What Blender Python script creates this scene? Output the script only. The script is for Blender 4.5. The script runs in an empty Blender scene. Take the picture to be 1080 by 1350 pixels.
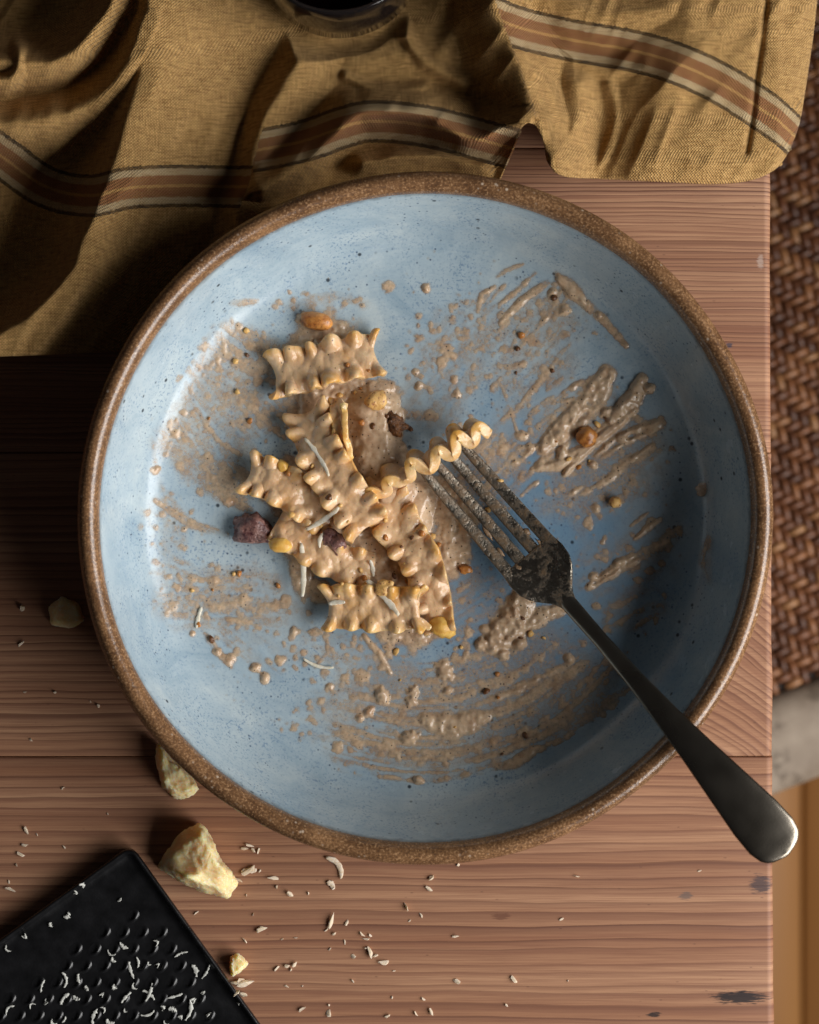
import bpy, bmesh, math, random
import numpy as np
from mathutils import Vector, Matrix, noise as mnoise

# ------------------------------------------------------------------ camera, world, light
scene = bpy.context.scene
C = scene.collection
MM = 0.001
H = 0.75                 # camera height above the table top, metres
S = 0.000275             # metres per photo pixel on the table top

cam_d = bpy.data.cameras.new('camera')
cam = bpy.data.objects.new('camera', cam_d); C.objects.link(cam)
cam.location = (0, 0, H)
cam_d.sensor_fit = 'HORIZONTAL'; cam_d.sensor_width = 36
cam_d.lens = 36 * H / (1080 * S)
cam_d.clip_start = 0.01; cam_d.clip_end = 20
cam_d.dof.use_dof = True
cam_d.dof.focus_distance = H - 0.018
cam_d.dof.aperture_fstop = 12
scene.camera = cam

world = bpy.data.worlds.new('World'); scene.world = world
world.use_nodes = True
bg = world.node_tree.nodes['Background']
bg.inputs[0].default_value = (0.95, 0.92, 0.95, 1); bg.inputs[1].default_value = 0.020

# one window to the right of the table, a little towards the table's near side
lamp_d = bpy.data.lights.new('window_light', 'AREA')
lamp_d.shape = 'RECTANGLE'; lamp_d.size = 1.05; lamp_d.size_y = 0.66
lamp_d.energy = 18.0; lamp_d.color = (1.0, 0.985, 0.965)
lamp = bpy.data.objects.new('window_light', lamp_d); C.objects.link(lamp)
LAZ, LEL, LD = math.radians(-19), math.radians(32), 0.95
lamp.location = (0.03 + LD*math.cos(LEL)*math.cos(LAZ), LD*math.cos(LEL)*math.sin(LAZ), LD*math.sin(LEL))
lamp.rotation_euler = (Vector((0.02, 0, 0)) - lamp.location).to_track_quat('-Z', 'Y').to_euler()

vs = scene.view_settings
vs.view_transform = 'Standard'; vs.look = 'None'; vs.exposure = 0.0; vs.gamma = 1.0; vs.use_curve_mapping = False
scene.cycles.use_denoising = True
scene.cycles.max_bounces = 6
scene.cycles.transparent_max_bounces = 16
scene.cycles.caustics_reflective = False; scene.cycles.caustics_refractive = False

# ------------------------------------------------------------------ helpers
def W(px, py, z=0.0):
    """A point of the photo, at its own height z (m) above the table top."""
    k = S * (H - z) / H
    return Vector(((px - 540) * k, (675 - py) * k, z))

def tag(o, label, cat=None, group=None, kind=None):
    if label: o['label'] = label
    if cat: o['category'] = cat
    if group: o['group'] = group
    if kind: o['kind'] = kind
    return o

def empty(name, loc, label, cat, group=None, rz=0.0):
    o = bpy.data.objects.new(name, None); C.objects.link(o)
    o.location = loc; o.rotation_euler = (0, 0, rz); o.empty_display_size = 0.01
    return tag(o, label, cat, group)

def link(name, me, mat, parent=None, smooth=True):
    if mat and not me.materials: me.materials.append(mat)
    if smooth and len(me.polygons):
        me.polygons.foreach_set('use_smooth', [True] * len(me.polygons))
    o = bpy.data.objects.new(name, me); C.objects.link(o)
    if parent is not None:
        bpy.context.view_layer.update()
        o.parent = parent
        o.matrix_parent_inverse = parent.matrix_world.inverted()
    return o

def mesh_np(name, V, F):
    me = bpy.data.meshes.new(name)
    V = np.asarray(V, dtype=np.float32); F = np.asarray(F, dtype=np.int32)
    n = F.shape[1]
    me.vertices.add(len(V)); me.vertices.foreach_set('co', V.ravel())
    me.loops.add(F.size); me.loops.foreach_set('vertex_index', F.ravel())
    me.polygons.add(len(F)); me.polygons.foreach_set('loop_start', np.arange(0, F.size, n, dtype=np.int32))
    me.update(calc_edges=True); me.validate()
    return me

def mesh_bm(name, bm):
    me = bpy.data.meshes.new(name); bm.to_mesh(me); bm.free(); return me

def grid_faces(nu, nv, wrap=False):
    i = np.arange(nu - 1)[:, None]; j = np.arange(nv if wrap else nv - 1)[None, :]
    j2 = (j + 1) % nv
    return np.stack([i*nv + j, (i+1)*nv + j, (i+1)*nv + j2, i*nv + j2], -1).reshape(-1, 4)

def attr(me, name, vals):
    a = me.attributes.new(name, 'FLOAT', 'POINT')
    a.data.foreach_set('value', np.asarray(vals, dtype=np.float32).ravel())

def sstep(a, b, x):
    t = np.clip((x - a) / (b - a), 0, 1); return t*t*(3 - 2*t)

def vnoise(x, y, seed=0):
    """smooth value noise in [0,1]"""
    xi = np.floor(x).astype(np.int64); yi = np.floor(y).astype(np.int64)
    fx = x - xi; fy = y - yi
    fx = fx*fx*(3 - 2*fx); fy = fy*fy*(3 - 2*fy)
    def h(a, b):
        n = (a * 374761393 + b * 668265263 + seed * 974634777) & 0xffffffff
        n = ((n ^ (n >> 13)) * 1274126177) & 0xffffffff
        n = n ^ (n >> 16)
        return (n & 0xffff) / 65535.0
    return (h(xi, yi)*(1-fx) + h(xi+1, yi)*fx)*(1-fy) + (h(xi, yi+1)*(1-fx) + h(xi+1, yi+1)*fx)*fy

def fbm(x, y, seed=0, o=4):
    s = 0; a = 0.5; t = 0
    for k in range(o):
        s = s + a * vnoise(x * 2**k, y * 2**k, seed + k*17); t += a; a *= 0.5
    return s / t

def catmull(P, n):
    P = [np.array(p, dtype=float) for p in P]
    P = [2*P[0] - P[1]] + P + [2*P[-1] - P[-2]]
    out = []; m = len(P) - 3
    for q in np.linspace(0, m - 1e-6, n):
        i = int(q); t = q - i
        a, b, c, d = P[i:i+4]
        out.append(0.5*((2*b) + (-a + c)*t + (2*a - 5*b + 4*c - d)*t*t + (-a + 3*b - 3*c + d)*t**3))
    return np.array(out)

def polydist(X, Y, pts):
    """distance to a polyline, signed side, and running length along it (same units as pts)"""
    best = np.full(X.shape, 1e9); side = np.zeros(X.shape); run = np.zeros(X.shape); L = 0.0
    for (x0, y0), (x1, y1) in zip(pts[:-1], pts[1:]):
        dx, dy = x1 - x0, y1 - y0; l2 = dx*dx + dy*dy; l = math.sqrt(l2)
        t = np.clip(((X - x0)*dx + (Y - y0)*dy) / l2, 0, 1)
        d = np.hypot(X - x0 - t*dx, Y - y0 - t*dy)
        s = ((X - x0)*dy - (Y - y0)*dx) / l
        m = d < best
        best = np.where(m, d, best); side = np.where(m, s, side); run = np.where(m, L + t*l, run)
        L += l
    return best, side, run, L

# ------------------------------------------------------------------ material helpers
class NT:
    def __init__(self, name):
        self.m = bpy.data.materials.new(name); self.m.use_nodes = True
        self.t = self.m.node_tree; self.t.nodes.clear()
        self.out = self.t.nodes.new('ShaderNodeOutputMaterial')
        self.b = self.t.nodes.new('ShaderNodeBsdfPrincipled')
        self.t.links.new(self.b.outputs[0], self.out.inputs[0])
    def n(self, typ, **kw):
        nd = self.t.nodes.new(typ)
        for k, v in kw.items(): setattr(nd, k, v)
        return nd
    def put(self, sock, v):
        if isinstance(v, bpy.types.NodeSocket): self.t.links.new(v, sock)
        elif isinstance(v, (tuple, list)):
            sock.default_value = tuple(v) + (1,) if len(v) == 3 and sock.type == 'RGBA' else tuple(v)
        else: sock.default_value = v
    def set(self, **kw):
        for k, v in kw.items(): self.put(self.b.inputs[k.replace('_', ' ')], v)
    def coord(self, which='Object', scale=(1, 1, 1), loc=(0, 0, 0), rot=(0, 0, 0)):
        c = self.n('ShaderNodeTexCoord'); m = self.n('ShaderNodeMapping')
        self.t.links.new(c.outputs[which], m.inputs[0])
        m.inputs['Scale'].default_value = scale; m.inputs['Location'].default_value = loc; m.inputs['Rotation'].default_value = rot
        return m.outputs[0]
    def noise(self, vec, scale, detail=4, rough=0.55, dist=0.0, col=False):
        x = self.n('ShaderNodeTexNoise'); self.put(x.inputs['Vector'], vec)
        x.inputs['Scale'].default_value = scale; x.inputs['Detail'].default_value = detail
        x.inputs['Roughness'].default_value = rough; x.inputs['Distortion'].default_value = dist
        return x.outputs['Color' if col else 0]
    def voro(self, vec, scale, feature='F1', out='Distance', rand=1.0):
        x = self.n('ShaderNodeTexVoronoi', feature=feature); self.put(x.inputs['Vector'], vec)
        x.inputs['Scale'].default_value = scale; x.inputs['Randomness'].default_value = rand
        return x.outputs[out]
    def math(self, op, a, b=0.0, c=0.0):
        x = self.n('ShaderNodeMath', operation=op)
        for s, v in zip(x.inputs, (a, b, c)): self.put(s, v)
        return x.outputs[0]
    def ramp(self, f, stops, interp='LINEAR'):
        x = self.n('ShaderNodeValToRGB'); self.put(x.inputs[0], f)
        cr = x.color_ramp; cr.interpolation = interp
        while len(cr.elements) < len(stops): cr.elements.new(0.5)
        for e, (p, c) in zip(cr.elements, stops):
            e.position = p; e.color = (c, c, c, 1) if isinstance(c, (int, float)) else tuple(c) + (1,)
        return x.outputs[0]
    def mix(self, f, a, b, mode='MIX'):
        x = self.n('ShaderNodeMix', data_type='RGBA', blend_type=mode)
        self.put(x.inputs[0], f); self.put(x.inputs[6], a); self.put(x.inputs[7], b)
        return x.outputs[2]
    def attr(self, name):
        x = self.n('ShaderNodeAttribute', attribute_name=name); return x.outputs['Fac']
    def sep(self, v):
        x = self.n('ShaderNodeSeparateXYZ'); self.put(x.inputs[0], v); return x.outputs
    def comb(self, a, b, c):
        x = self.n('ShaderNodeCombineXYZ')
        for s, v in zip(x.inputs, (a, b, c)): self.put(s, v)
        return x.outputs[0]
    def bump(self, h, strength=0.5, dist=0.0005, normal=None):
        x = self.n('ShaderNodeBump'); self.put(x.inputs['Height'], h)
        x.inputs['Strength'].default_value = strength; x.inputs['Distance'].default_value = dist
        if normal is not None: self.put(x.inputs['Normal'], normal)
        self.put(self.b.inputs['Normal'], x.outputs[0]); return x.outputs[0]

def srgb(r, g, b):
    f = lambda c: (c/255/12.92 if c/255 <= 0.04045 else ((c/255 + 0.055)/1.055)**2.4)
    return (f(r), f(g), f(b))

# ------------------------------------------------------------------ materials
def mat_wood(name, seed, freq, marks=(), bow=0.0, x0=0.10):
    """pine with growth lines running along X; coordinates in metres (world placed planks)"""
    m = NT(name)
    v = m.coord('Object')
    X, Y, Z = m.sep(v)
    warp = m.noise(m.comb(m.math('MULTIPLY', X, 7), m.math('MULTIPLY', Y, 30), seed), 1.0, 3)
    warp2 = m.noise(m.comb(m.math('MULTIPLY', X, 25), m.math('MULTIPLY', Y, 160), seed + 5), 1.0, 2)
    dx = m.math('SUBTRACT', X, x0)
    y = m.math('ADD', Y, m.math('MULTIPLY', m.math('SUBTRACT', warp, 0.5), 0.0065))
    y = m.math('ADD', y, m.math('MULTIPLY', m.math('SUBTRACT', warp2, 0.5), 0.0009))
    if bow: y = m.math('ADD', y, m.math('MULTIPLY', m.math('POWER', m.math('MAXIMUM', dx, 0.0), 2.0), bow))
    t = m.math('MULTIPLY', y, freq)
    t = m.math('ADD', t, m.math('MULTIPLY', m.noise(m.comb(seed, m.math('MULTIPLY', t, 0.45), 0.0), 1.0, 2), 2.6))
    fr = m.math('FRACT', t)
    line = m.ramp(fr, [(0.0, 0.12), (0.35, 0.2), (0.72, 0.55), (0.9, 1.0), (0.965, 0.85), (1.0, 0.12)])
    amp = m.noise(m.comb(seed, m.math('MULTIPLY', Y, 55), m.math('MULTIPLY', X, 1.2)), 1.0, 2)
    line = m.math('MULTIPLY', line, m.ramp(amp, [(0.3, 0.35), (0.7, 1.0)]))
    fine = m.noise(m.comb(m.math('MULTIPLY', X, 5), m.math('MULTIPLY', y, 620), seed + 2), 1.0, 3, 0.65)
    broad = m.noise(m.comb(m.math('MULTIPLY', X, 2), m.math('MULTIPLY', y, 70), seed + 4), 1.0, 3, 0.6)
    fib = m.noise(m.comb(m.math('MULTIPLY', X, 40), m.math('MULTIPLY', Y, 2200), seed), 1.0, 3, 0.6)
    blot = m.noise(m.comb(m.math('MULTIPLY', X, 9), m.math('MULTIPLY', Y, 22), seed + 9), 1.0, 4)
    base = m.mix(blot, srgb(176, 130, 98), srgb(200, 156, 122))
    base = m.mix(m.ramp(broad, [(0.38, 0.0), (0.7, 0.7)]), base, srgb(144, 94, 66))
    col = m.mix(m.math('MULTIPLY', line, 0.95), base, srgb(94, 58, 46))
    col = m.mix(m.ramp(fine, [(0.46, 0.0), (0.68, 0.5)]), col, srgb(124, 80, 62))
    col = m.mix(m.ramp(fib, [(0.42, 0.0), (0.7, 0.5)]), col, srgb(120, 78, 60))
    scr = m.voro(m.comb(m.math('MULTIPLY', X, 90), m.math('MULTIPLY', Y, 260), seed), 1.0)
    col = m.mix(m.ramp(scr, [(0.02, 0.55), (0.07, 0.0)]), col, srgb(80, 52, 44))
    dark = None
    for (mx, my, rx, ry, amt, c) in marks:
        p = W(mx, my)
        ex = m.math('DIVIDE', m.math('SUBTRACT', X, p.x), rx); ey = m.math('DIVIDE', m.math('SUBTRACT', Y, p.y), ry)
        nn = m.noise(m.comb(m.math('MULTIPLY', X, 260), m.math('MULTIPLY', Y, 2200), mx), 1.0, 4)
        d = m.math('ADD', m.math('SQRT', m.math('ADD', m.math('MULTIPLY', ex, ex), m.math('MULTIPLY', ey, ey))), m.math('MULTIPLY', m.math('SUBTRACT', nn, 0.5), 1.9))
        col = m.mix(m.ramp(d, [(0.55, amt), (0.85, 0.0)]), col, c)
    rel = m.math('SUBTRACT', m.math('MULTIPLY', line, 0.8), m.math('MULTIPLY', fib, 0.35))
    m.set(Base_Color=col, Roughness=m.math('ADD', 0.48, m.math('MULTIPLY', fib, 0.2)))
    m.b.inputs['Specular IOR Level'].default_value = 0.3
    m.bump(rel, 0.5, 0.0004)
    return m.m

def mat_glaze():
    m = NT('blue_glaze')
    v = m.coord('Object')
    big = m.noise(v, 38, 6, 0.68, 0.8)
    col = m.ramp(big, [(0.3, srgb(146, 168, 182)), (0.5, srgb(170, 187, 196)), (0.7, srgb(190, 202, 205))])
    X, Y, Z = m.sep(v)
    r = m.math('SQRT', m.math('ADD', m.math('MULTIPLY', X, X), m.math('MULTIPLY', Y, Y)))
    # bluer, denser speckle pooled on the floor off to one side
    ex = m.math('SUBTRACT', X, 0.035); ey = m.math('ADD', Y, 0.018)
    pool = m.math('ADD', m.math('SQRT', m.math('ADD', m.math('MULTIPLY', ex, ex), m.math('MULTIPLY', ey, ey))), m.math('MULTIPLY', m.math('SUBTRACT', m.noise(v, 40, 4), 0.5), 0.05))
    pm = m.ramp(pool, [(0.0, 0.9), (0.035, 0.75), (0.075, 0.0)])
    col = m.mix(pm, col, srgb(100, 138, 168))
    sp = m.noise(v, 1100, 2, 0.6)
    spm = m.math('MULTIPLY', m.ramp(sp, [(0.54, 0.0), (0.66, 0.75)]), m.ramp(m.noise(v, 60, 3), [(0.35, 0.15), (0.65, 0.9)]))
    col = m.mix(spm, col, srgb(92, 122, 156))
    # throwing rings and mottling on the wall
    ring = m.noise(m.comb(m.math('MULTIPLY', r, 900), 0.0, m.math('MULTIPLY', m.math('ARCTAN2', Y, X), 2.0)), 1.0, 3)
    col = m.mix(m.ramp(ring, [(0.5, 0.0), (0.75, 0.3)]), col, srgb(134, 158, 180))
    # iron spots
    d1 = m.voro(v, 150); g1 = m.noise(v, 33, 2)
    col = m.mix(m.math('MULTIPLY', m.ramp(d1, [(0.07, 0.9), (0.14, 0.0)]), m.ramp(g1, [(0.48, 0.0), (0.56, 1.0)])), col, srgb(34, 42, 52))
    d2 = m.voro(v, 420); g2 = m.noise(v, 70, 2)
    col = m.mix(m.math('MULTIPLY', m.ramp(d2, [(0.10, 0.8), (0.2, 0.0)]), m.ramp(g2, [(0.45, 0.0), (0.6, 1.0)])), col, srgb(48, 68, 98))
    # glaze breaks to olive-brown where it thins under the rim
    zz = m.math('ADD', Z, m.math('MULTIPLY', m.math('SUBTRACT', m.noise(v, 300, 3), 0.5), 0.004))
    col = m.mix(m.ramp(zz, [(0.0436, 0.0), (0.0462, 0.9)]), col, srgb(74, 70, 62))
    m.set(Base_Color=col, Roughness=m.ramp(m.noise(v, 90, 3), [(0.3, 0.15), (0.7, 0.3)]))
    m.b.inputs['Specular IOR Level'].default_value = 0.5
    m.bump(m.math('ADD', m.noise(v, 120, 3), m.math('MULTIPLY', ring, 0.3)), 0.25, 0.0006)
    return m.m

def mat_rim():
    m = NT('speckled_stoneware')
    v = m.coord('Object')
    n1 = m.noise(v, 90, 4); n2 = m.noise(v, 1300, 2, 0.7)
    col = m.ramp(n1, [(0.3, srgb(100, 70, 46)), (0.7, srgb(146, 108, 74))])
    col = m.mix(m.ramp(n2, [(0.35, 0.7), (0.5, 0.0)]), col, srgb(62, 40, 26))
    col = m.mix(m.ramp(n2, [(0.55, 0.0), (0.68, 0.8)]), col, srgb(184, 146, 108))
    d = m.voro(v, 330)
    col = m.mix(m.math('MULTIPLY', m.ramp(d, [(0.10, 1.0), (0.2, 0.0)]), m.ramp(m.noise(v, 120, 2), [(0.5, 0.0), (0.6, 0.8)])), col, srgb(206, 186, 164))
    m.set(Base_Color=col, Roughness=m.ramp(n2, [(0.3, 0.3), (0.7, 0.16)]))
    m.b.inputs['Specular IOR Level'].default_value = 0.65
    m.bump(m.math('ADD', n2, m.math('MULTIPLY', m.noise(v, 420, 3), 0.9)), 0.35, 0.00025)
    return m.m

def mat_sauce():
    m = NT('walnut_sauce')
    v = m.coord('Object')
    th = m.attr('thick')
    n1 = m.noise(v, 120, 4); n2 = m.noise(v, 700, 2, 0.5)
    col = m.ramp(n1, [(0.3, srgb(182, 150, 120)), (0.55, srgb(208, 180, 148)), (0.75, srgb(186, 148, 114))])
    col = m.mix(m.ramp(n2, [(0.5, 0.0), (0.72, 0.35)]), col, srgb(224, 200, 176))
    col = m.mix(m.ramp(n2, [(0.28, 0.4), (0.42, 0.0)]), col, srgb(160, 122, 96))
    d = m.voro(v, 520); g = m.noise(v, 90, 2)
    col = m.mix(m.math('MULTIPLY', m.ramp(d, [(0.10, 1.0), (0.18, 0.0)]), m.ramp(g, [(0.40, 0.0), (0.48, 1.0)])), col, srgb(36, 26, 20))
    m.set(Base_Color=col, Roughness=0.2, Subsurface_Weight=0.15, Subsurface_Radius=(1.0, 0.6, 0.35), Subsurface_Scale=0.002)
    te = m.math('MULTIPLY', th, m.ramp(m.noise(v, 1000, 3, 0.6), [(0.3, 0.45), (0.7, 1.35)]))
    a = m.ramp(te, [(0.0, 0.0), (0.06, 0.10), (0.2, 0.36), (0.5, 0.72), (1.0, 1.0)])
    m.set(Alpha=a)
    m.bump(m.math('ADD', m.noise(v, 520, 3, 0.5), m.math('MULTIPLY', n1, 0.6)), 0.3, 0.0007)
    return m.m

def mat_pasta(name='sauced_pasta', yellow=0.0):
    m = NT(name)
    v = m.coord('Object')
    coat = m.attr('coat')
    n1 = m.noise(v, 150, 3); n2 = m.noise(v, 800, 2, 0.5)
    pasta = m.ramp(n1, [(0.3, srgb(214, 156, 72)), (0.7, srgb(236, 200, 132))])
    sauce = m.ramp(n1, [(0.3, srgb(204, 162, 120)), (0.7, srgb(230, 196, 156))])
    f = m.math('ADD', coat, m.math('MULTIPLY', m.math('SUBTRACT', n1, 0.5), 1.7))
    f = m.math('SUBTRACT', f, yellow)
    col = m.mix(m.ramp(f, [(0.0, 0.0), (0.75, 1.0)]), pasta, sauce)
    d = m.voro(v, 420); g = m.noise(v, 130, 2)
    col = m.mix(m.math('MULTIPLY', m.ramp(d, [(0.07, 1.0), (0.14, 0.0)]), m.ramp(g, [(0.46, 0.0), (0.54, 1.0)])), col, srgb(44, 30, 22))
    m.set(Base_Color=col, Roughness=m.ramp(n2, [(0.3, 0.10), (0.7, 0.30)]), Subsurface_Weight=0.3, Subsurface_Radius=(1.0, 0.55, 0.25), Subsurface_Scale=0.0025)
    m.bump(m.math('ADD', m.noise(v, 300, 3, 0.55), m.math('MULTIPLY', n2, 0.25)), 0.42, 0.0011)
    return m.m

def mat_simple(name, c1, c2, scale=200, rough=0.5, bump=0.3, bdist=0.0004, spots=None, metallic=0.0, sss=0.0):
    m = NT(name); v = m.coord('Object')
    n1 = m.noise(v, scale, 5, 0.6)
    col = m.ramp(n1, [(0.32, c1), (0.68, c2)])
    if spots:
        col = m.mix(m.ramp(m.noise(v, scale*3.1, 3), [(0.55, 0.0), (0.66, 0.85)]), col, spots)
    m.set(Base_Color=col, Roughness=rough, Metallic=metallic)
    if sss: m.set(Subsurface_Weight=sss, Subsurface_Radius=(1.0, 0.7, 0.35), Subsurface_Scale=0.005)
    if bump: m.bump(m.math('ADD', n1, m.math('MULTIPLY', m.noise(v, scale*4, 3), 0.5)), bump, bdist)
    return m.m

def mat_cloth():
    m = NT('ochre_linen')
    U = m.attr('cu'); Vv = m.attr('cv'); st = m.attr('stripe')
    # plain weave: two crossed thread sets with slubs
    pitch = 0.00105
    wob = m.math('MULTIPLY', m.noise(m.comb(m.math('MULTIPLY', U, 300), m.math('MULTIPLY', Vv, 300), 0.0), 1.0, 2), 0.7)
    wu = m.math('SINE', m.math('ADD', m.math('MULTIPLY', U, 2*math.pi/pitch), wob))
    wv = m.math('SINE', m.math('ADD', m.math('MULTIPLY', Vv, 2*math.pi/pitch), wob))
    weave = m.math('ADD', m.math('MULTIPLY', m.math('MULTIPLY', wu, wv), 0.5), m.math('MULTIPLY', m.math('ADD', m.math('ABSOLUTE', wu), m.math('ABSOLUTE', wv)), 0.35))
    slub_v = m.noise(m.comb(m.math('MULTIPLY', U, 1300), m.math('MULTIPLY', Vv, 220), 3.0), 1.0, 2)
    slub_h = m.noise(m.comb(m.math('MULTIPLY', U, 220), m.math('MULTIPLY', Vv, 1300), 7.0), 1.0, 2)
    slub = m.math('MULTIPLY', m.math('ADD', slub_v, slub_h), 0.5)
    base = m.ramp(slub, [(0.32, srgb(172, 130, 74)), (0.66, srgb(230, 186, 120))])
    yel, cream, olive, brown = srgb(206, 160, 98), srgb(204, 180, 140), srgb(80, 62, 40), srgb(158, 106, 68)
    w = 0.0154
    s = m.math('ADD', m.math('DIVIDE', st, w), 0.5)
    sj = m.math('ADD', s, m.math('MULTIPLY', m.math('SUBTRACT', slub_v, 0.5), 0.09))
    stripe = m.ramp(sj, [(0.0, olive), (0.07, olive), (0.10, cream), (0.23, cream), (0.26, brown), (0.46, brown), (0.48, yel), (0.53, yel), (0.55, brown), (0.74, brown), (0.77, cream), (0.90, cream), (0.93, olive), (1.0, olive)])
    inside = m.math('MULTIPLY', m.math('GREATER_THAN', sj, 0.0), m.math('LESS_THAN', sj, 1.0))
    col = m.mix(m.math('MULTIPLY', inside, m.ramp(slub_h, [(0.35, 0.65), (0.6, 1.0)])), base, stripe)
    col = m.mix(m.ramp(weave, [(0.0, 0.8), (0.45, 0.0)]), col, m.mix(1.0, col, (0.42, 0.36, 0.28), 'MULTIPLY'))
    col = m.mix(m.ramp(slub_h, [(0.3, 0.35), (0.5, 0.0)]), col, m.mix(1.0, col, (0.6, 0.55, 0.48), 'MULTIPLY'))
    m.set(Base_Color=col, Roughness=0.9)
    m.b.inputs['Specular IOR Level'].default_value = 0.12
    m.set(Sheen_Weight=0.08)
    m.bump(m.math('ADD', weave, m.math('MULTIPLY', slub, 1.6)), 1.0, 0.0007)
    return m.m

def mat_rattan():
    m = NT('rattan'); v = m.coord('Object')
    oi = m.n('ShaderNodeObjectInfo').outputs['Random']
    col = m.ramp(oi, [(0.0, srgb(86, 52, 34)), (0.5, srgb(128, 80, 50)), (0.85, srgb(158, 106, 68)), (1.0, srgb(176, 128, 84))])
    n1 = m.noise(m.coord('Object', scale=(60, 900, 60)), 1.0, 3)
    col = m.mix(m.ramp(n1, [(0.4, 0.5), (0.65, 0.0)]), col, srgb(60, 36, 24))
    m.set(Base_Color=col, Roughness=0.42); m.bump(n1, 0.4, 0.0004)
    return m.m

def mat_metal(name, residue=False, lo=0.36, hi=0.5, sc=330, bs=0.7):
    m = NT(name); v = m.coord('Object')
    n1 = m.noise(v, 60, 2); n2 = m.noise(m.coord('Object', scale=(1, 1, 1)), 1500, 3)
    col = m.ramp(n1, [(0.3, srgb(136, 128, 116)), (0.7, srgb(152, 144, 132))])
    m.set(Base_Color=col, Metallic=1.0, Roughness=m.ramp(n1, [(0.3, 0.26), (0.7, 0.32)]))
    if residue:
        n3 = m.noise(v, sc, 5 if bs > 0.5 else 3, 0.65 if bs > 0.5 else 0.5)
        f = m.ramp(n3, [(lo, 0.0), (hi, 0.95)])
        scol = m.mix(m.noise(v, 800, 2), srgb(84, 68, 50), srgb(138, 114, 88))
        m.set(Base_Color=m.mix(f, col, scol), Metallic=m.math('SUBTRACT', 1.0, f), Roughness=0.34)
        m.bump(m.math('ADD', n3, m.math('MULTIPLY', n2, 0.3 if bs > 0.5 else 0.0)), bs, 0.0012)
    else:
        m.bump(n2, 0.08, 0.0003)
    return m.m

def mat_black():
    m = NT('black_coated_steel'); v = m.coord('Object')
    n1 = m.noise(v, 150, 4); n2 = m.noise(v, 1200, 2)
    m.set(Base_Color=m.ramp(n1, [(0.3, srgb(15, 15, 16)), (0.7, srgb(24, 24, 26))]), Roughness=m.ramp(n1, [(0.3, 0.26), (0.7, 0.4)]), Metallic=0.0)
    m.bump(n2, 0.15, 0.0003)
    return m.m

M = {}
M['glaze'] = mat_glaze(); M['rim'] = mat_rim(); M['sauce'] = mat_sauce()
M['pasta'] = mat_pasta(); M['pasta2'] = mat_pasta('bare_edged_pasta', 0.22)
M['cloth'] = mat_cloth(); M['rattan'] = mat_rattan(); M['steel'] = mat_metal('steel'); M['steel_sauce'] = mat_metal('steel_with_sauce', True, 0.42, 0.6, 300, 0.6)
M['steel_smudged'] = mat_metal('smudged_steel', True, 0.50, 0.66, 260, 0.55)
M['black'] = mat_black()
M['cheese'] = mat_simple('hard_cheese', srgb(244, 206, 142), srgb(251, 228, 176), 400, 0.6, 0.35, 0.0005, srgb(253, 240, 210), sss=0.9)
M['shred'] = mat_simple('cheese_shred', srgb(222, 208, 178), srgb(244, 236, 216), 900, 0.55, 0.4, 0.0003, sss=0.2)
M['crumb'] = mat_simple('cheese_crumb', srgb(226, 196, 160), srgb(244, 228, 204), 900, 0.6, 0.4, 0.0003, sss=0.2)
M['flake'] = mat_simple('pale_cheese_flake', srgb(176, 176, 170), srgb(214, 214, 206), 900, 0.55, 0.4, 0.0003)
M['nut_gold'] = mat_simple('toasted_nut', srgb(150, 84, 36), srgb(222, 156, 84), 260, 0.3, 0.3, 0.0005, srgb(120, 70, 36), sss=0.15)
M['nut_yellow'] = mat_simple('pale_nut', srgb(214, 154, 62), srgb(236, 192, 104), 350, 0.34, 0.4, 0.0006, sss=0.2)
M['nut_skin'] = mat_simple('walnut_with_skin', srgb(216, 164, 92), srgb(232, 190, 124), 300, 0.35, 0.5, 0.0008, srgb(134, 62, 44), sss=0.15)
M['nut_dark'] = mat_simple('dark_walnut', srgb(54, 30, 20), srgb(150, 98, 52), 380, 0.32, 0.7, 0.001, srgb(36, 20, 16))
M['nut_purple'] = mat_simple('purple_skinned_walnut', srgb(70, 26, 34), srgb(172, 130, 118), 260, 0.28, 0.6, 0.001, srgb(58, 20, 28))
M['frame'] = mat_simple('weathered_wood', srgb(128, 112, 96), srgb(172, 156, 138), 30, 0.7, 0.3, 0.001, srgb(98, 84, 70))
M['wine'] = mat_simple('dark_drink', srgb(26, 8, 10), srgb(40, 12, 16), 60, 0.05, 0)
gm = NT('smoked_glass'); gm.set(Base_Color=(0.06, 0.05, 0.05), Roughness=0.06); gm.b.inputs['Transmission Weight'].default_value = 0.85
gm.bump(gm.noise(gm.coord('Object'), 60, 2), 0.05, 0.0005); M['glass'] = gm.m

# ------------------------------------------------------------------ the setting: floor
fl = NT('honey_floorboards')
fv = fl.coord('Object'); fX, fY, fZ = fl.sep(fv)
fn = fl.noise(fl.comb(fl.math('MULTIPLY', fX, 60), fl.math('MULTIPLY', fY, 3), 0.0), 1.0, 4)
foi = fl.n('ShaderNodeObjectInfo').outputs['Random']
fcol = fl.mix(fn, srgb(150, 96, 44), srgb(196, 140, 78))
fl.set(Base_Color=fl.mix(foi, fcol, fl.mix(1.0, fcol, (0.6, 0.52, 0.46), 'MULTIPLY')), Roughness=0.45); fl.bump(fn, 0.2, 0.001)
ZF = -0.75
def box_mesh(name, x0, x1, y0, y1, z0, z1, bev=0.0, seg=2):
    bm = bmesh.new(); bmesh.ops.create_cube(bm, size=1.0)
    for v in bm.verts:
        v.co = Vector((x0 + (v.co.x + .5)*(x1 - x0), y0 + (v.co.y + .5)*(y1 - y0), z0 + (v.co.z + .5)*(z1 - z0)))
    if bev: bmesh.ops.bevel(bm, geom=bm.edges[:], offset=bev, segments=seg, affect='EDGES', profile=0.5)
    return mesh_bm(name, bm)
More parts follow.
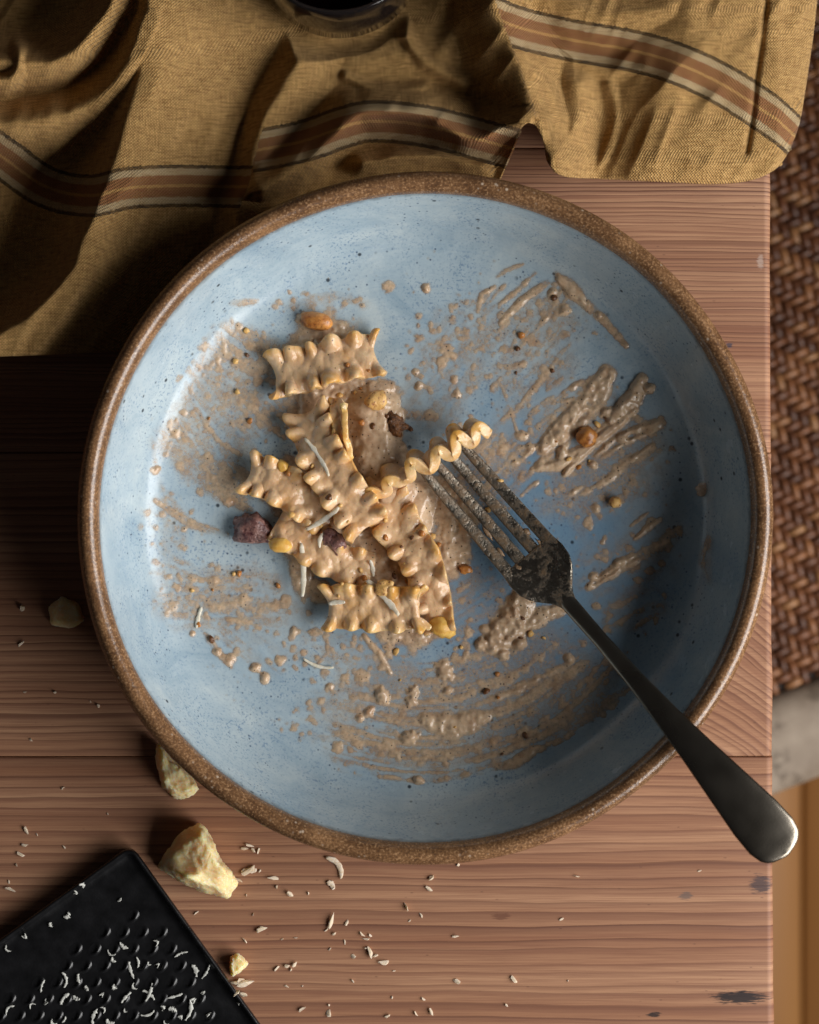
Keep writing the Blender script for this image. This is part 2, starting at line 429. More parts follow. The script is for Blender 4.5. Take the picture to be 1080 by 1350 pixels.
floor = link('floor', box_mesh('floor', -1.2, 1.4, -1.2, 1.2, ZF - 0.03, ZF - 0.012), fl.m); tag(floor, None, None, None, 'structure')
fx = W(1059, 0, ZF).x
for k in range(-12, 10):
    xa = fx + k*0.11
    link('floorboard', box_mesh('floorboard', xa + 0.0008, xa + 0.1092, -1.2, 1.2, ZF - 0.012, ZF, 0.002, 1), fl.m, floor)

# ------------------------------------------------------------------ table
table = empty('table', (0.131, 0, ZF), 'worn pinkish pine plank table with rounded edge and dark scars', 'table')
SL = 5.0 / 1100.0                      # the edge leans a hair
xe = W(1018.5, 0).x
seams = [-610, -207, 195, 597, 997.5, 1399, 1800]
blk, grey = srgb(34, 28, 30), srgb(96, 84, 80)
marks3 = [(976, 1315, 0.0125, 0.0030, 0.95, blk), (1003, 1166, 0.0052, 0.0042, 0.85, srgb(70, 56, 58)), (904, 1181, 0.0034, 0.0018, 0.7, grey), (862, 1338, 0.0032, 0.0012, 0.9, blk), (661, 1208, 0.0045, 0.0016, 0.6, srgb(96, 58, 44))]
wm = [mat_wood('pine_board', 3.1, 300), mat_wood('pine_board_fine', 11.7, 560, [(962, 455, 0.0016, 0.0012, 0.8, srgb(60, 60, 74)), (1003, 345, 0.0016, 0.0034, 0.5, srgb(190, 170, 158))]),
      mat_wood('pine_board_bowed', 23.9, 300, [(1010, 596, 0.0022, 0.0012, 0.9, blk)], bow=7.0, x0=0.07), mat_wood('pine_board_coarse', 41.3, 235, marks3)]
TT = 0.030
for k in range(6):
    y1 = W(0, seams[k]).y - 0.0001; y0 = W(0, seams[k+1]).y + 0.0001
    nose = 0.0028
    # profile in X-Z at the visible end: rounded nose
    prof = [(-0.62, -TT), (-0.62, 0.0)]
    bm = bmesh.new()
    xs = list(np.linspace(-0.62, xe - nose, 40)) + [xe - nose + nose*math.sin(a) for a in np.linspace(0.2, math.pi/2, 6)]
    ny = 9
    ys = [y0, y0 + 0.0002, y0 + 0.0007] + list(np.linspace(y0, y1, ny)[1:-1]) + [y1 - 0.0007, y1 - 0.0002, y1]
    V = []; 
    rng = random.Random(k)
    for i, x in enumerate(xs):
        u = max(0.0, (x - (xe - nose)) / nose)
        zc = -nose*(1 - math.sqrt(max(0.0, 1 - u*u)))
        for j, y in enumerate(ys):
            e = min(j, len(ys) - 1 - j)
            zz = zc - (0.0006 if e == 0 else 0.0002 if e == 1 else 0.0)
            zz += 0.00025 * (mnoise.noise(Vector((x*14, y*40, k))))
            xx = x + (-y * SL * 1.0)
            if u > 0.5: xx += 0.0006 * mnoise.noise(Vector((y*90, k*3.0, 1.7)))
            V.append((xx, y, zz))
    n, mny = len(xs), len(ys)
    nb = len(V)
    V += [(x, y, -TT) for (x, y, z) in V]
    F = []
    for i in range(n - 1):
        for j in range(mny - 1):
            F.append((i*mny+j, (i+1)*mny+j, (i+1)*mny+j+1, i*mny+j+1))
            F.append(tuple(nb + q for q in (i*mny+j+1, (i+1)*mny+j+1, (i+1)*mny+j, i*mny+j)))
    for i in range(n - 1):
        F.append((i*mny, nb+i*mny, nb+(i+1)*mny, (i+1)*mny)); a = i*mny + mny - 1
        F.append((a, a+mny, nb+a+mny, nb+a))
    for j in range(mny - 1):
        F.append((j, j+1, nb+j+1, nb+j)); a = (n-1)*mny + j
        F.append((a, nb+a, nb+a+1, a+1))
    link('plank', mesh_np('plank', V, F), wm[[0, 0, 1, 2, 3, 0][k] if k != 1 else 1], table)
for sx in (-0.56, 0.07):
    for sy in (-0.30, 0.30):
        link('leg', box_mesh('leg', sx - 0.03, sx + 0.03, sy - 0.03, sy + 0.03, ZF, -TT, 0.004), wm[0], table)

# ------------------------------------------------------------------ chair with woven seat
ZS = -0.30
ch_rot = math.radians(21)
corner = W(1018, 917, ZS)              # where weave meets the rail at the table edge
chair = empty('rattan_chair', (corner.x, corner.y, ZF), 'brown woven rattan chair with pale weathered seat rail beside table', 'chair', rz=ch_rot)
bpy.context.view_layer.update()
cm = chair.matrix_world.copy()
def ch_link(name, me, mat, rel=(0, 0, 0), rz=0.0):
    o = bpy.data.objects.new(name, me); C.objects.link(o)
    if not me.materials: me.materials.append(mat)
    o.parent = chair; o.location = rel; o.rotation_euler = (0, 0, rz)
    return o
p = 0.0042
bm = bmesh.new()
nu_, nv_ = 9, 5
for i in range(nu_):
    u = -1 + 2*i/(nu_-1)
    for j in range(nv_):
        v = -1 + 2*j/(nv_-1)
        wd = 0.46 * (1 - 0.25*abs(u)**3)
        z = 0.40*(1 - abs(u)**2.2)*1.0 + 0.28*math.sqrt(max(0, 1 - v*v)) - 0.25
        bm.verts.new((u*1.08*p, v*wd*p, z*p))
bm.verts.ensure_lookup_table()
for i in range(nu_-1):
    for j in range(nv_-1):
        bm.faces.new([bm.verts[q] for q in (i*nv_+j, (i+1)*nv_+j, (i+1)*nv_+j+1, i*nv_+j+1)])
strand_me = mesh_bm('strand', bm)
strand_me.polygons.foreach_set('use_smooth', [True]*len(strand_me.polygons))
zs_rel = ZS - ZF
inv = cm.inverted()
cand = []
for i in range(-30, 60):
    for j in range(0, 110):
        if (i + j) % 4 == 0: cand.append((i*p + p/2, (j + 1)*p, math.pi/2))
        if (i + j) % 4 == 2: cand.append(((i + 1)*p, j*p + p/2, 0.0))
rng = random.Random(5)
vis, rest = [], []
for (cx, cy, a) in cand:
    wp = cm @ Vector((cx, cy, zs_rel))
    k = S*(H - wp.z)/H
    qx, qy = wp.x/k + 540, 675 - wp.y/k
    (vis if (1008 < qx < 1088 and -10 < qy < 930) else rest).append((cx, cy, a, qy))
vis.sort(key=lambda t: -t[3])
rest += vis[300:]; vis = vis[:300]
for (cx, cy, a, q) in vis:
    o = ch_link('strand', strand_me, M['rattan'], (cx + rng.uniform(-.2, .2)*MM, cy + rng.uniform(-.2, .2)*MM, zs_rel + rng.uniform(-.2, .3)*MM), a + rng.uniform(-.06, .06))
    o.scale = (1, rng.uniform(.88, 1.06), 1)
sv = np.array([v.co for v in strand_me.vertices]); sf = np.array([list(f.vertices) for f in strand_me.polygons])
VV, FF = [], []
for q, (cx, cy, a, _) in enumerate(rest):
    c_, s_ = math.cos(a), math.sin(a)
    VV.append(np.stack([sv[:, 0]*c_ - sv[:, 1]*s_ + cx, sv[:, 0]*s_ + sv[:, 1]*c_ + cy, sv[:, 2] + zs_rel], 1)); FF.append(sf + q*len(sv))
wme = mesh_np('weave', np.concatenate(VV), np.concatenate(FF)); wme.polygons.foreach_set('use_smooth', [True]*len(wme.polygons))
o = ch_link('weave', wme, M['rattan']); o['kind'] = 'stuff'
ch_link('seat_underlay', box_mesh('seat_underlay', -30*p, 60*p, 0.001, 110*p, zs_rel - 0.006, zs_rel - 0.0022), mat_simple('dark_seat_base', srgb(30, 20, 14), srgb(44, 30, 22), 80, 0.8, 0))
rail_h = 0.048
def rail(name, x0, x1, y0, y1):
    return ch_link(name, box_mesh(name, x0, x1, y0, y1, zs_rel - 0.03, zs_rel + 0.006, 0.012, 5), M['frame'])
r0 = rail('seat_rail', -0.16, 0.285, -rail_h, 0.0); r1 = rail('seat_rail', -0.16, 0.285, 110*p, 110*p + rail_h)
r2 = rail('seat_rail', -0.1755, -0.1275, 0.001, 110*p - 0.001); r3 = rail('seat_rail', 60*p + 0.001, 60*p + 0.048, 0.001, 110*p - 0.001)
for r in (r0, r1, r2, r3): r.data.polygons.foreach_set('use_smooth', [True]*len(r.data.polygons))
def shade_panel(name, x0, x1, y0, y1):
    return ch_link(name, box_mesh(name, x0, x1, y0, y1, zs_rel + 0.005, zs_rel + 0.36, 0.008, 3), M['frame'])
shade_panel('added_shade_side', 60*p + 0.012, 60*p + 0.036, 0.05, 110*p - 0.002); shade_panel('added_shade_back', -0.15, 0.28, 110*p + 0.012, 110*p + 0.036)  # unseen side and back boards, added to shade the far part of the seat
for lx in (-0.13, 0.255):
    for ly in (-rail_h/2, 110*p + rail_h/2):
        ch_link('leg', box_mesh('leg', lx - 0.016, lx + 0.016, ly - 0.016, ly + 0.016, 0.0, zs_rel - 0.028, 0.004), M['frame'])

# ------------------------------------------------------------------ bowl
BC = Vector(((560 - 540)*S*0.70/0.75, (675 - 683)*S*0.70/0.75, 0.0))
BS = 1.012
bowl = empty('pasta_bowl', BC, 'shallow pale blue glazed stoneware bowl with brown speckled rim', 'bowl')
inner = [(0.01, 7.0), (30, 7.2), (60, 8.0), (78, 9.2), (88, 10.9), (94.5, 13.2), (98.6, 16.4), (102, 21.5), (105, 29), (107.4, 37), (109.4, 45.6)]
rimp = [(109.4, 45.6), (110.0, 47.8), (111.4, 49.6), (113.2, 50.3), (115.0, 49.7), (116.4, 47.9), (116.8, 46.0), (116.4, 44.9), (116.0, 44.4), (116.3, 43.7), (116.5, 42.6)]
outer = [(116.5, 42.6), (115.6, 38), (112, 29), (106, 18), (98, 9), (88, 4.0), (80, 1.6), (76, 0.0), (71, 0.0), (70, 1.5), (68, 2.6), (30, 3.0), (0.01, 3.0)]
NA = 256
def lathe(name, prof, n):
    P = catmull(prof, n)
    A = np.linspace(0, 2*math.pi, NA, endpoint=False)
    P[:, 0] *= BS
    wob = 1 + 0.0030*np.sin(2*A + .7) + 0.0014*np.sin(5*A + 2) + 0.0009*np.sin(9*A)
    f = np.clip((P[:, 0] - 60) / 50, 0, 1)
    R = P[:, 0][:, None] * (1 + (wob - 1)[None, :]*f[:, None])
    V = np.stack([R*np.cos(A), R*np.sin(A), np.broadcast_to(P[:, 1][:, None] + f[:, None]*0.5*np.sin(A*3 + 1)[None, :], R.shape)], -1)*MM
    return mesh_np(name, V.reshape(-1, 3), grid_faces(n, NA, True)[:, ::-1])
def bowl_part(name, prof, n, mat):
    me = lathe(name, prof, n); me.materials.append(mat)
    me.polygons.foreach_set('use_smooth', [True]*len(me.polygons))
    o = bpy.data.objects.new(name, me); C.objects.link(o); o.parent = bowl; return o
bowl_part('glazed_interior', inner, 70, M['glaze'])
bowl_part('rim', rimp, 40, M['rim'])
bowl_part('outer_body', outer, 50, M['rim'])
IP = catmull(inner, 200); IP[:, 0] *= BS
def floor_z(r):                         # interior height (m) at radius r (m)
    return np.interp(r/MM, IP[:, 0], IP[:, 1]) * MM
OP = catmull(outer, 200)[:110]; OP[:, 0] *= BS
def under_z(r):                         # underside height (m) at radius r
    return np.interp(r/MM, OP[::-1, 0], OP[::-1, 1], left=0.0, right=1000.0) * MM

# ------------------------------------------------------------------ sauce: real relief over the glaze
step = 0.95
gx = np.arange(110, 1012, step); gy = np.arange(232, 1136, step)
PX, PY = np.meshgrid(gx, gy, indexing='ij')
T = np.zeros(PX.shape)
nz_f = fbm(PX/7.0, PY/7.0, 3, 2); nz_m = fbm(PX/14.0, PY/14.0, 5, 4); nz_b = fbm(PX/45.0, PY/45.0, 9, 4)
grain = vnoise(PX/3.2, PY/3.2, 21); nz_s = vnoise(PX/4.5, PY/4.5, 33)*.6 + nz_m*.4
def add(t):
    global T
    T = np.maximum(T, t)
def stroke(pts, w, th, streak=0.6, seed=1, cover=0.5, taper=True, lump=0.6, fr=3.0):
    """a smear along a polyline: w half-width px, th mm; streak = how far it is combed lengthwise"""
    x0 = min(p[0] for p in pts) - w*2; x1 = max(p[0] for p in pts) + w*2; y0 = min(p[1] for p in pts) - w*2; y1 = max(p[1] for p in pts) + w*2
    i0, i1 = np.searchsorted(gx, [x0, x1]); j0, j1 = np.searchsorted(gy, [y0, y1])
    sl = (slice(i0, i1), slice(j0, j1))
    X, Y = PX[sl], PY[sl]
    d, sd, run, L = polydist(X, Y, pts)
    ww = w * (0.75 + 0.6*nz_m[sl])
    if taper: ww = ww * (0.35 + 0.65*np.sin(np.pi*np.clip(run/L*0.92 + 0.06, 0, 1))**0.6)
    edge = 1 - sstep(0.25, 1.0, d/ww)
    comb = fbm(sd/fr + 50, run/70.0 + seed*3.7, seed, 2)
    body = (1 - streak)*nz_m[sl] + streak*comb
    t = edge * np.maximum(sstep(1 - cover - 0.16, 1 - cover + 0.22, body*0.85 + 0.15*nz_f[sl]), 0.10)
    t = th * t * (1 - lump + lump*(0.35 + 1.3*nz_f[sl]))
    T[sl] = np.maximum(T[sl], t)
def blob(x, y, r, th, ry=None, rot=0.0, rough=1.0):
    ry = ry or r; R = max(r, ry)*1.6
    i0, i1 = np.searchsorted(gx, [x - R, x + R]); j0, j1 = np.searchsorted(gy, [y - R, y + R]); sl = (slice(i0, i1), slice(j0, j1))
    X = PX[sl] - x; Y = PY[sl] - y; c, s = math.cos(rot), math.sin(rot)
    d = np.hypot((X*c + Y*s)/r, (-X*s + Y*c)/ry) + rough*(nz_s[sl] - 0.5)
    t = th*np.sqrt(np.clip(1 - d*d, 0, 1))
    T[sl] = np.maximum(T[sl], t * (0.75 + 0.5*nz_f[sl]))
def patch(x, y, rx, ry, th, cover, rot=0.0, seed=0, streakdir=None, fr=4.0, n=None, film=True):
    """a ragged region of thin film with grains in it"""
    R = max(rx, ry)*1.4
    i0, i1 = np.searchsorted(gx, [x - R, x + R]); j0, j1 = np.searchsorted(gy, [y - R, y + R]); sl = (slice(i0, i1), slice(j0, j1))
    X = PX[sl] - x; Y = PY[sl] - y; c, s = math.cos(rot), math.sin(rot)
    d = np.hypot((X*c + Y*s)/rx, (-X*s + Y*c)/ry) + 0.9*(nz_b[sl] - 0.5)
    e = 1 - sstep(0.55, 1.05, d)
    if streakdir is None: body = 0.5*nz_m[sl] + 0.5*nz_f[sl]
    else:
        cs, ss = math.cos(streakdir), math.sin(streakdir)
        body = 0.65*fbm((-X*ss + Y*cs)/fr, (X*cs + Y*ss)/60.0, seed + 31, 2) + 0.35*nz_f[sl]
    t = e*sstep(1 - cover - 0.13, 1 - cover + 0.13, body)
    if film: T[sl] = np.maximum(T[sl], th*np.maximum(t*(0.5 + nz_f[sl]), 0.30*e*sstep(.35, .6, nz_m[sl])))
    rg = random.Random(seed*7 + 1)
    for q in range(n or 0):
        a = rg.uniform(0, 6.283); rr = math.sqrt(rg.random())
        bx, by = rr*rx*math.cos(a), rr*ry*math.sin(a)
        g = rg.uniform(1.6, 4.6) * (1.0 if rg.random() > .12 else 1.5)
        blob(x + bx*c - by*s, y + bx*s + by*c, g*1.15, g*0.115, g*rg.uniform(.6, 1.6), rg.uniform(0, 3), 1.5)

# left fan of thin pale film
patch(315, 470, 62, 46, 0.34, 0.55, 0.2, 1, 0.6, 5, 46)
patch(268, 520, 56, 50, 0.24, 0.5, 0.6, 2, 0.9, 5, 30)
patch(340, 545, 48, 40, 0.36, 0.58, 0.5, 3, 0.8, 5, 26)
patch(420, 400, 60, 24, 0.22, 0.42, 0.0, 4, None, 4, 20)
patch(250, 590, 34, 66, 0.26, 0.5, -0.5, 5, 1.0, 4, 26)
patch(300, 632, 44, 26, 0.42, 0.62, 0.55, 6, 0.75, 5, 12)
patch(222, 690, 36, 44, 0.22, 0.48, -0.3, 7, 0.9, 4, 14)
patch(290, 795, 92, 34, 0.30, 0.50, 0.12, 8, 0.08, 5, 60)
patch(230, 765, 40, 50, 0.18, 0.42, 0.5, 9, 0.4, 4, 16)
patch(330, 850, 70, 26, 0.20, 0.36, 0.6, 10, 0.7, 4, 18)
patch(440, 860, 90, 34, 0.20, 0.40, 0.2, 11, 0.5, 5, 36)
patch(470, 945, 100, 46, 0.22, 0.42, 0.0, 12, 0.08, 4, 52)
for pts, w, th in [([(290, 395), (315, 400), (340, 396)], 8, .5), ([(292, 440), (296, 470)], 9, .6), ([(270, 450), (264, 480)], 7, .3), ([(305, 420), (308, 440)], 4, .5),
                   ([(236, 562), (262, 606), (300, 640)], 8, .55), ([(258, 540), (285, 580), (318, 600)], 6, .5), ([(270, 620), (290, 650), (330, 672)], 13, .6),
                   ([(205, 660), (250, 690), (300, 705)], 8, .5), ([(200, 575), (206, 620), (222, 670)], 5, .35), ([(310, 520), (345, 545), (372, 575)], 10, .6),
                   ([(255, 770), (300, 762), (385, 772)], 9, .5), ([(262, 800), (310, 795), (370, 800)], 7, .5), ([(270, 835), (290, 862), (305, 880)], 6, .6), ([(300, 815), (330, 820)], 9, .6)]:
    stroke(pts, w, th, 0.45, int(pts[0][0]), 0.55, lump=0.8)
# upper right fan
stroke([(742, 388), (725, 420), (690, 470)], 24, 0.9, 0.75, 2, 0.52, fr=6)
stroke([(722, 372), (690, 395), (660, 425)], 7, 0.9, 0.6, 3, 0.65)
stroke([(706, 360), (680, 385), (658, 402)], 5, 0.7, 0.5, 4, 0.62)
stroke([(690, 348), (668, 356), (654, 366)], 4, 0.6, 0.5, 5, 0.6)
stroke([(652, 378), (636, 388), (630, 412)], 5, 0.8, 0.5, 6, 0.65)
stroke([(734, 360), (752, 384), (790, 415), (826, 456)], 8, 1.0, 0.15, 7, 0.58, lump=0.9)
stroke([(738, 366), (752, 380), (770, 398)], 12, 1.7, 0.2, 8, 0.8)
blob(745, 408, 9, 1.8, 8); blob(757, 388, 8, 1.6, 7); blob(728, 385, 7, 1.2)
patch(640, 440, 70, 60, 0.17, 0.42, 0, 21, 2.4, 6, 46)
patch(590, 470, 60, 70, 0.16, 0.40, 0, 22, 2.4, 6, 40)
patch(700, 470, 40, 30, 0.18, 0.40, 0, 23, 2.4, 5, 14)
stroke([(728, 484), (708, 508), (690, 528)], 6, 0.6, 0.6, 9, 0.75)
stroke([(660, 505), (676, 545), (684, 575)], 4, 0.7, 0.5, 10, 0.6)
stroke([(780, 505), (765, 525), (740, 530)], 5, 0.9, 0.3, 11, 0.6)
stroke([(800, 495), (775, 530), (745, 560), (718, 590)], 26, 1.6, 0.55, 12, 0.60, fr=7)
stroke([(846, 500), (835, 525), (805, 555)], 15, 2.2, 0.35, 13, 0.85)
stroke([(838, 540), (800, 570), (765, 600), (745, 625)], 9, 1.7, 0.45, 14, 0.72)
stroke([(770, 592), (735, 612), (708, 618)], 11, 1.5, 0.4, 15, 0.7)
stroke([(870, 560), (820, 580), (790, 600)], 17, 1.3, 0.7, 16, 0.48, fr=5)
stroke([(860, 590), (800, 630), (760, 660)], 12, 0.9, 0.75, 17, 0.5)
stroke([(840, 600), (810, 625), (790, 642)], 8, 1.0, 0.6, 18, 0.55)
blob(855, 513, 8, 2.6); blob(739, 574, 10, 2.4, 8); blob(741, 597, 8, 2.0, 9); blob(800, 545, 8, 1.8); blob(820, 578, 8, 1.8, 7); blob(781, 612, 6, 1.8); blob(811, 662, 7, 1.6); blob(786, 670, 6, 1.2)
blob(687, 575, 10, 1.2, 7); blob(700, 590, 6, 1.4)
patch(790, 610, 90, 70, 0.22, 0.46, -0.7, 24, 2.45, 5, 60)
patch(700, 560, 60, 60, 0.18, 0.42, 0, 25, 2.3, 5, 44)
patch(660, 610, 46, 40, 0.45, 0.52, 0, 26, 2.3, 6, 20)
patch(850, 680, 60, 60, 0.13, 0.36, 0, 27, 2.4, 5, 10)
stroke([(880, 715), (830, 740), (775, 775)], 11, 1.3, 0.55, 19, 0.6)
stroke([(895, 700), (860, 730), (830, 752)], 18, 0.45, 0.5, 20, 0.55)
stroke([(935, 710), (930, 740), (936, 768)], 10, 0.55, 0.5, 21, 0.6, lump=.5)
blob(925, 645, 8, 0.7, 11); blob(817, 741, 8, 1.9, 6); blob(795, 715, 4, 1.0); blob(783, 760, 6, 1.4)
patch(840, 805, 50, 30, 0.34, 0.5, -.4, 28, 2.6, 6, 6)
rgs = random.Random(19)
for q in range(22):
    x_, y_ = rgs.uniform(690, 880), rgs.uniform(480, 700); L_ = rgs.uniform(20, 60)
    if (x_ - 562)**2 + (y_ - 683)**2 > 335**2: continue
    stroke([(x_, y_), (x_ - L_*.5, y_ + L_*.36), (x_ - L_*.8, y_ + L_*.62)], rgs.uniform(3, 7), rgs.uniform(.4, 1.2), 0.5, 200 + q, 0.55, lump=.9)
for q in range(14):
    x_, y_ = rgs.uniform(600, 760), rgs.uniform(370, 500); L_ = rgs.uniform(15, 40)
    stroke([(x_, y_), (x_ - L_*.5, y_ + L_*.5), (x_ - L_*.8, y_ + L_*.95)], rgs.uniform(3, 6), rgs.uniform(.3, .8), 0.5, 240 + q, 0.5, lump=.9)
# lump of sauce below the fork
stroke([(690, 790), (672, 825), (650, 850)], 30, 2.4, 0.15, 22, 0.8, lump=0.75)
stroke([(745, 800), (715, 812), (690, 830)], 14, 1.5, 0.4, 23, 0.7)
blob(636, 848, 9, 2.4); blob(684, 848, 9, 3.0, 8); blob(662, 862, 8, 2.4); blob(655, 838, 8, 2.4); blob(690, 800, 12, 2.4); blob(640, 830, 7, 1.6)
patch(620, 880, 50, 40, 0.2, 0.44, 0, 29, 2.8, 5, 26)
# bottom arcs, combed along the turn of the bowl
cxp, cyp = 562, 683
rr = np.hypot(PX - cxp, PY - cyp); aa = np.degrees(np.arctan2(PY - cyp, PX - cxp))
def arcs(r0, r1, a0, a1, th, cover, seed, fr=5.0):
    e = sstep(a0 - 6, a0 + 6, aa + 14*(nz_b - .5)) * (1 - sstep(a1 - 8, a1 + 8, aa + 14*(nz_b - .5))) * sstep(r0 - 8, r0 + 6, rr) * (1 - sstep(r1 - 6, r1 + 8, rr + 24*(nz_b - .5)))
    rw = rr + 8*(nz_b - .5)
    comb = fbm(rw/fr, aa/22.0, seed, 2)
    add(th * e * sstep(1 - cover - 0.1, 1 - cover + 0.12, 0.78*comb + 0.22*nz_f) * (0.5 + nz_f))
arcs(232, 330, 40, 114, 0.55, 0.50, 41, 4.2)
arcs(180, 250, 56, 104, 0.4, 0.45, 42, 4.0)
arcs(290, 348, 52, 106, 0.7, 0.42, 43, 4.0)
arcs(200, 340, 40, 110, 0.16, 0.62, 44, 9)
stroke([(560, 950), (600, 958), (640, 945)], 22, 1.4, 0.3, 24, 0.72); blob(541, 972, 13, 2.0, 9, -.2)
stroke([(660, 1000), (620, 1018), (585, 1027), (550, 1030), (500, 1024)], 6, 0.8, 0.4, 25, 0.5, lump=.9); blob(552, 1029, 7, 2.0, 6)
stroke([(710, 985), (680, 1005), (655, 1012)], 9, 1.0, 0.4, 26, 0.7)
stroke([(830, 910), (780, 940), (715, 975)], 15, 0.4, 0.5, 27, 0.55); patch(790, 925, 60, 38, 0.26, 0.55, -.5, 30, 2.6, 7, 8)
stroke([(740, 880), (690, 905), (640, 925)], 9, 0.9, 0.7, 28, 0.6); blob(750, 868, 7, 1.8, 8); blob(681, 912, 8, 1.3, 5)
for (x, y, r, th) in [(505, 917, 11, 2.2), (486, 940, 6, 1.5), (490, 935, 5, 1.2), (475, 946, 5, 1.4), (586, 885, 13, 1.8), (545, 912, 9, 1.6), (543, 925, 8, 1.4), (590, 910, 6, 1.5), (478, 893, 10, .9), (505, 880, 6, 1.0),
                      (435, 905, 5, 1.1), (388, 833, 7, 1.2), (370, 870, 7, 1.0), (350, 893, 8, 1.2), (445, 985, 8, .9), (470, 978, 10, .8), (512, 982, 8, 1.0), (562, 379, 6, 1.5), (512, 378, 8, .8), (172, 601, 6, 1.2), (205, 619, 6, 1.4),
                      (220, 505, 8, .6), (158, 641, 4, .8), (185, 695, 5, .7), (232, 572, 7, 1.0), (284, 767, 7, 1.0), (300, 660, 8, 1.2), (254, 835, 4, 1.1), (286, 860, 6, 1.4), (302, 870, 8, 1.2), (338, 880, 7, 1.3), (350, 893, 8, 1.1), (398, 420, 8, 2.0),
                      (548, 490, 5, 1.2), (552, 508, 6, 1.3), (600, 500, 6, 1.0), (603, 520, 5, 1.2), (566, 548, 8, .5)]:
    blob(x, y, r, th)
# streaks dragged from the pasta
stroke([(480, 838), (500, 862), (515, 888)], 6, 0.9, 0.4, 50, 0.6)
stroke([(430, 838), (432, 860), (415, 880)], 4, 0.5, 0.4, 51, 0.5)
# pool under and between the pasta
stroke([(430, 470), (440, 560), (500, 640), (520, 720), (540, 800)], 62, 2.6, 0.05, 60, 0.85, False, 0.6)
stroke([(380, 640), (440, 690), (480, 740)], 42, 2.2, 0.05, 61, 0.85, False, 0.6)
stroke([(488, 540), (498, 600), (520, 650)], 44, 6.2, 0.02, 62, 1.0, False, 0.10)
stroke([(590, 655), (604, 690), (590, 740)], 32, 1.3, 0.05, 63, 0.72, False, 0.7)
stroke([(552, 650), (542, 690), (530, 720)], 30, 3.8, 0.05, 64, 1.0, False, 0.2)
stroke([(535, 545), (560, 550), (598, 545)], 12, 0.3, 0.1, 65, 0.5, True, 0.9)
stroke([(385, 700), (400, 770), (420, 780)], 20, 1.0, 0.05, 66, 0.7, False, 0.6)
# wide wiped films
for q, (x, y, rx, ry, th, cov, rot, sd_) in enumerate([(790, 600, 105, 85, .17, .62, -.7, 2.45), (705, 450, 85, 70, .15, .56, -.6, 2.3), (830, 740, 85, 50, .13, .55, -.5, 2.55), (650, 905, 150, 70, .17, .60, -.35, 2.75), (510, 930, 140, 65, .16, .58, .1, .05),
        (590, 490, 70, 90, .14, .56, 0, 2.3), (285, 545, 85, 105, .16, .60, .4, .9), (300, 790, 110, 55, .16, .58, .1, .1), (640, 620, 60, 60, .20, .6, 0, 2.3), (620, 800, 60, 60, .16, .55, 0, 2.6)]):
    patch(x, y, rx, ry, th, cov, rot, 70 + q, sd_, 4.0, 34)
# fine spatter everywhere near the smears
rg = random.Random(77)
for q in range(900):
    a = rg.uniform(0, 6.283); r_ = 352*math.sqrt(rg.uniform(0.05, 1.0))
    x, y = cxp + r_*math.cos(a), cyp + r_*math.sin(a)
    if vnoise(np.array(x/60.0), np.array(y/60.0), 90) < 0.44: continue
    g = rg.uniform(0.8, 2.2); blob(x, y, g, g*0.15, g*rg.uniform(.7, 1.5), rough=1.2)
T = np.where(T > 0.3, T*1.35 + 0.02, T*1.2)
T *= 1 - sstep(352, 392, rr + 30*(nz_b - .5))
T = T + np.where(T > 0.25, 0.10*(grain - .5)*np.clip(T, 0, 1), 0)
# lay the field on the bowl
k0 = S*(H - 0.009)/H
Xw = (PX - 540)*k0; Yw = (675 - PY)*k0
for it in range(3):
    Rw = np.hypot(Xw - BC.x, Yw - BC.y); Zw = floor_z(Rw)
    kk = S*(H - Zw)/H; Xw = (PX - 540)*kk; Yw = (675 - PY)*kk
Rw = np.hypot(Xw - BC.x, Yw - BC.y); Zw = floor_z(Rw)
e_ = 0.0004; sl_ = (floor_z(Rw + e_) - floor_z(Rw - e_))/(2*e_)
nl = np.sqrt(1 + sl_**2); cx_ = (Xw - BC.x)/np.maximum(Rw, 1e-6); cy_ = (Yw - BC.y)/np.maximum(Rw, 1e-6)
# soften the field a little so it flows
def blur(a):
    b = np.pad(a, 1, mode='edge')
    return (b[:-2, 1:-1] + b[2:, 1:-1] + b[1:-1, :-2] + b[1:-1, 2:] + 2*b[1:-1, 1:-1]) / 6
Tb = T
for it in range(5): Tb = blur(Tb)
T = np.where(T > 0.6, Tb, 0.4*T + 0.6*Tb); T = blur(T)
Th = np.where(T < 1.0, T*0.40, 0.40 + (T - 1.0)*0.85)
off = np.where(T > 0.008, Th + 0.03, -0.06)*MM
wobz = 0.0005*np.sin(3*np.arctan2(cy_, cx_) + 1)*np.clip((Rw/MM - 60)/50, 0, 1)
VX = Xw - off*sl_/nl*cx_; VY = Yw - off*sl_/nl*cy_; VZ = Zw + off/nl + wobz
keepv = T > 0.008
cell = keepv[:-1, :-1] | keepv[1:, :-1] | keepv[:-1, 1:] | keepv[1:, 1:]
nvy = PX.shape[1]
ii, jj = np.nonzero(cell)
F = np.stack([ii*nvy + jj, ii*nvy + jj + 1, (ii+1)*nvy + jj + 1, (ii+1)*nvy + jj], 1)
used = np.unique(F); remap = np.full(PX.size, -1); remap[used] = np.arange(len(used))
Vs = np.stack([VX.ravel()[used], VY.ravel()[used], VZ.ravel()[used]], 1)
F = remap[F]
v0, v1, v2 = Vs[F[0, 0]], Vs[F[0, 1]], Vs[F[0, 2]]
if np.cross(v1 - v0, v2 - v0)[2] < 0: F = F[:, ::-1]
sme = mesh_np('sauce', Vs, F); attr(sme, 'thick', T.ravel()[used])
sauce = link('sauce', sme, M['sauce'])
tag(sauce, 'beige walnut sauce smeared and spattered over the blue bowl', 'sauce', None, 'stuff')

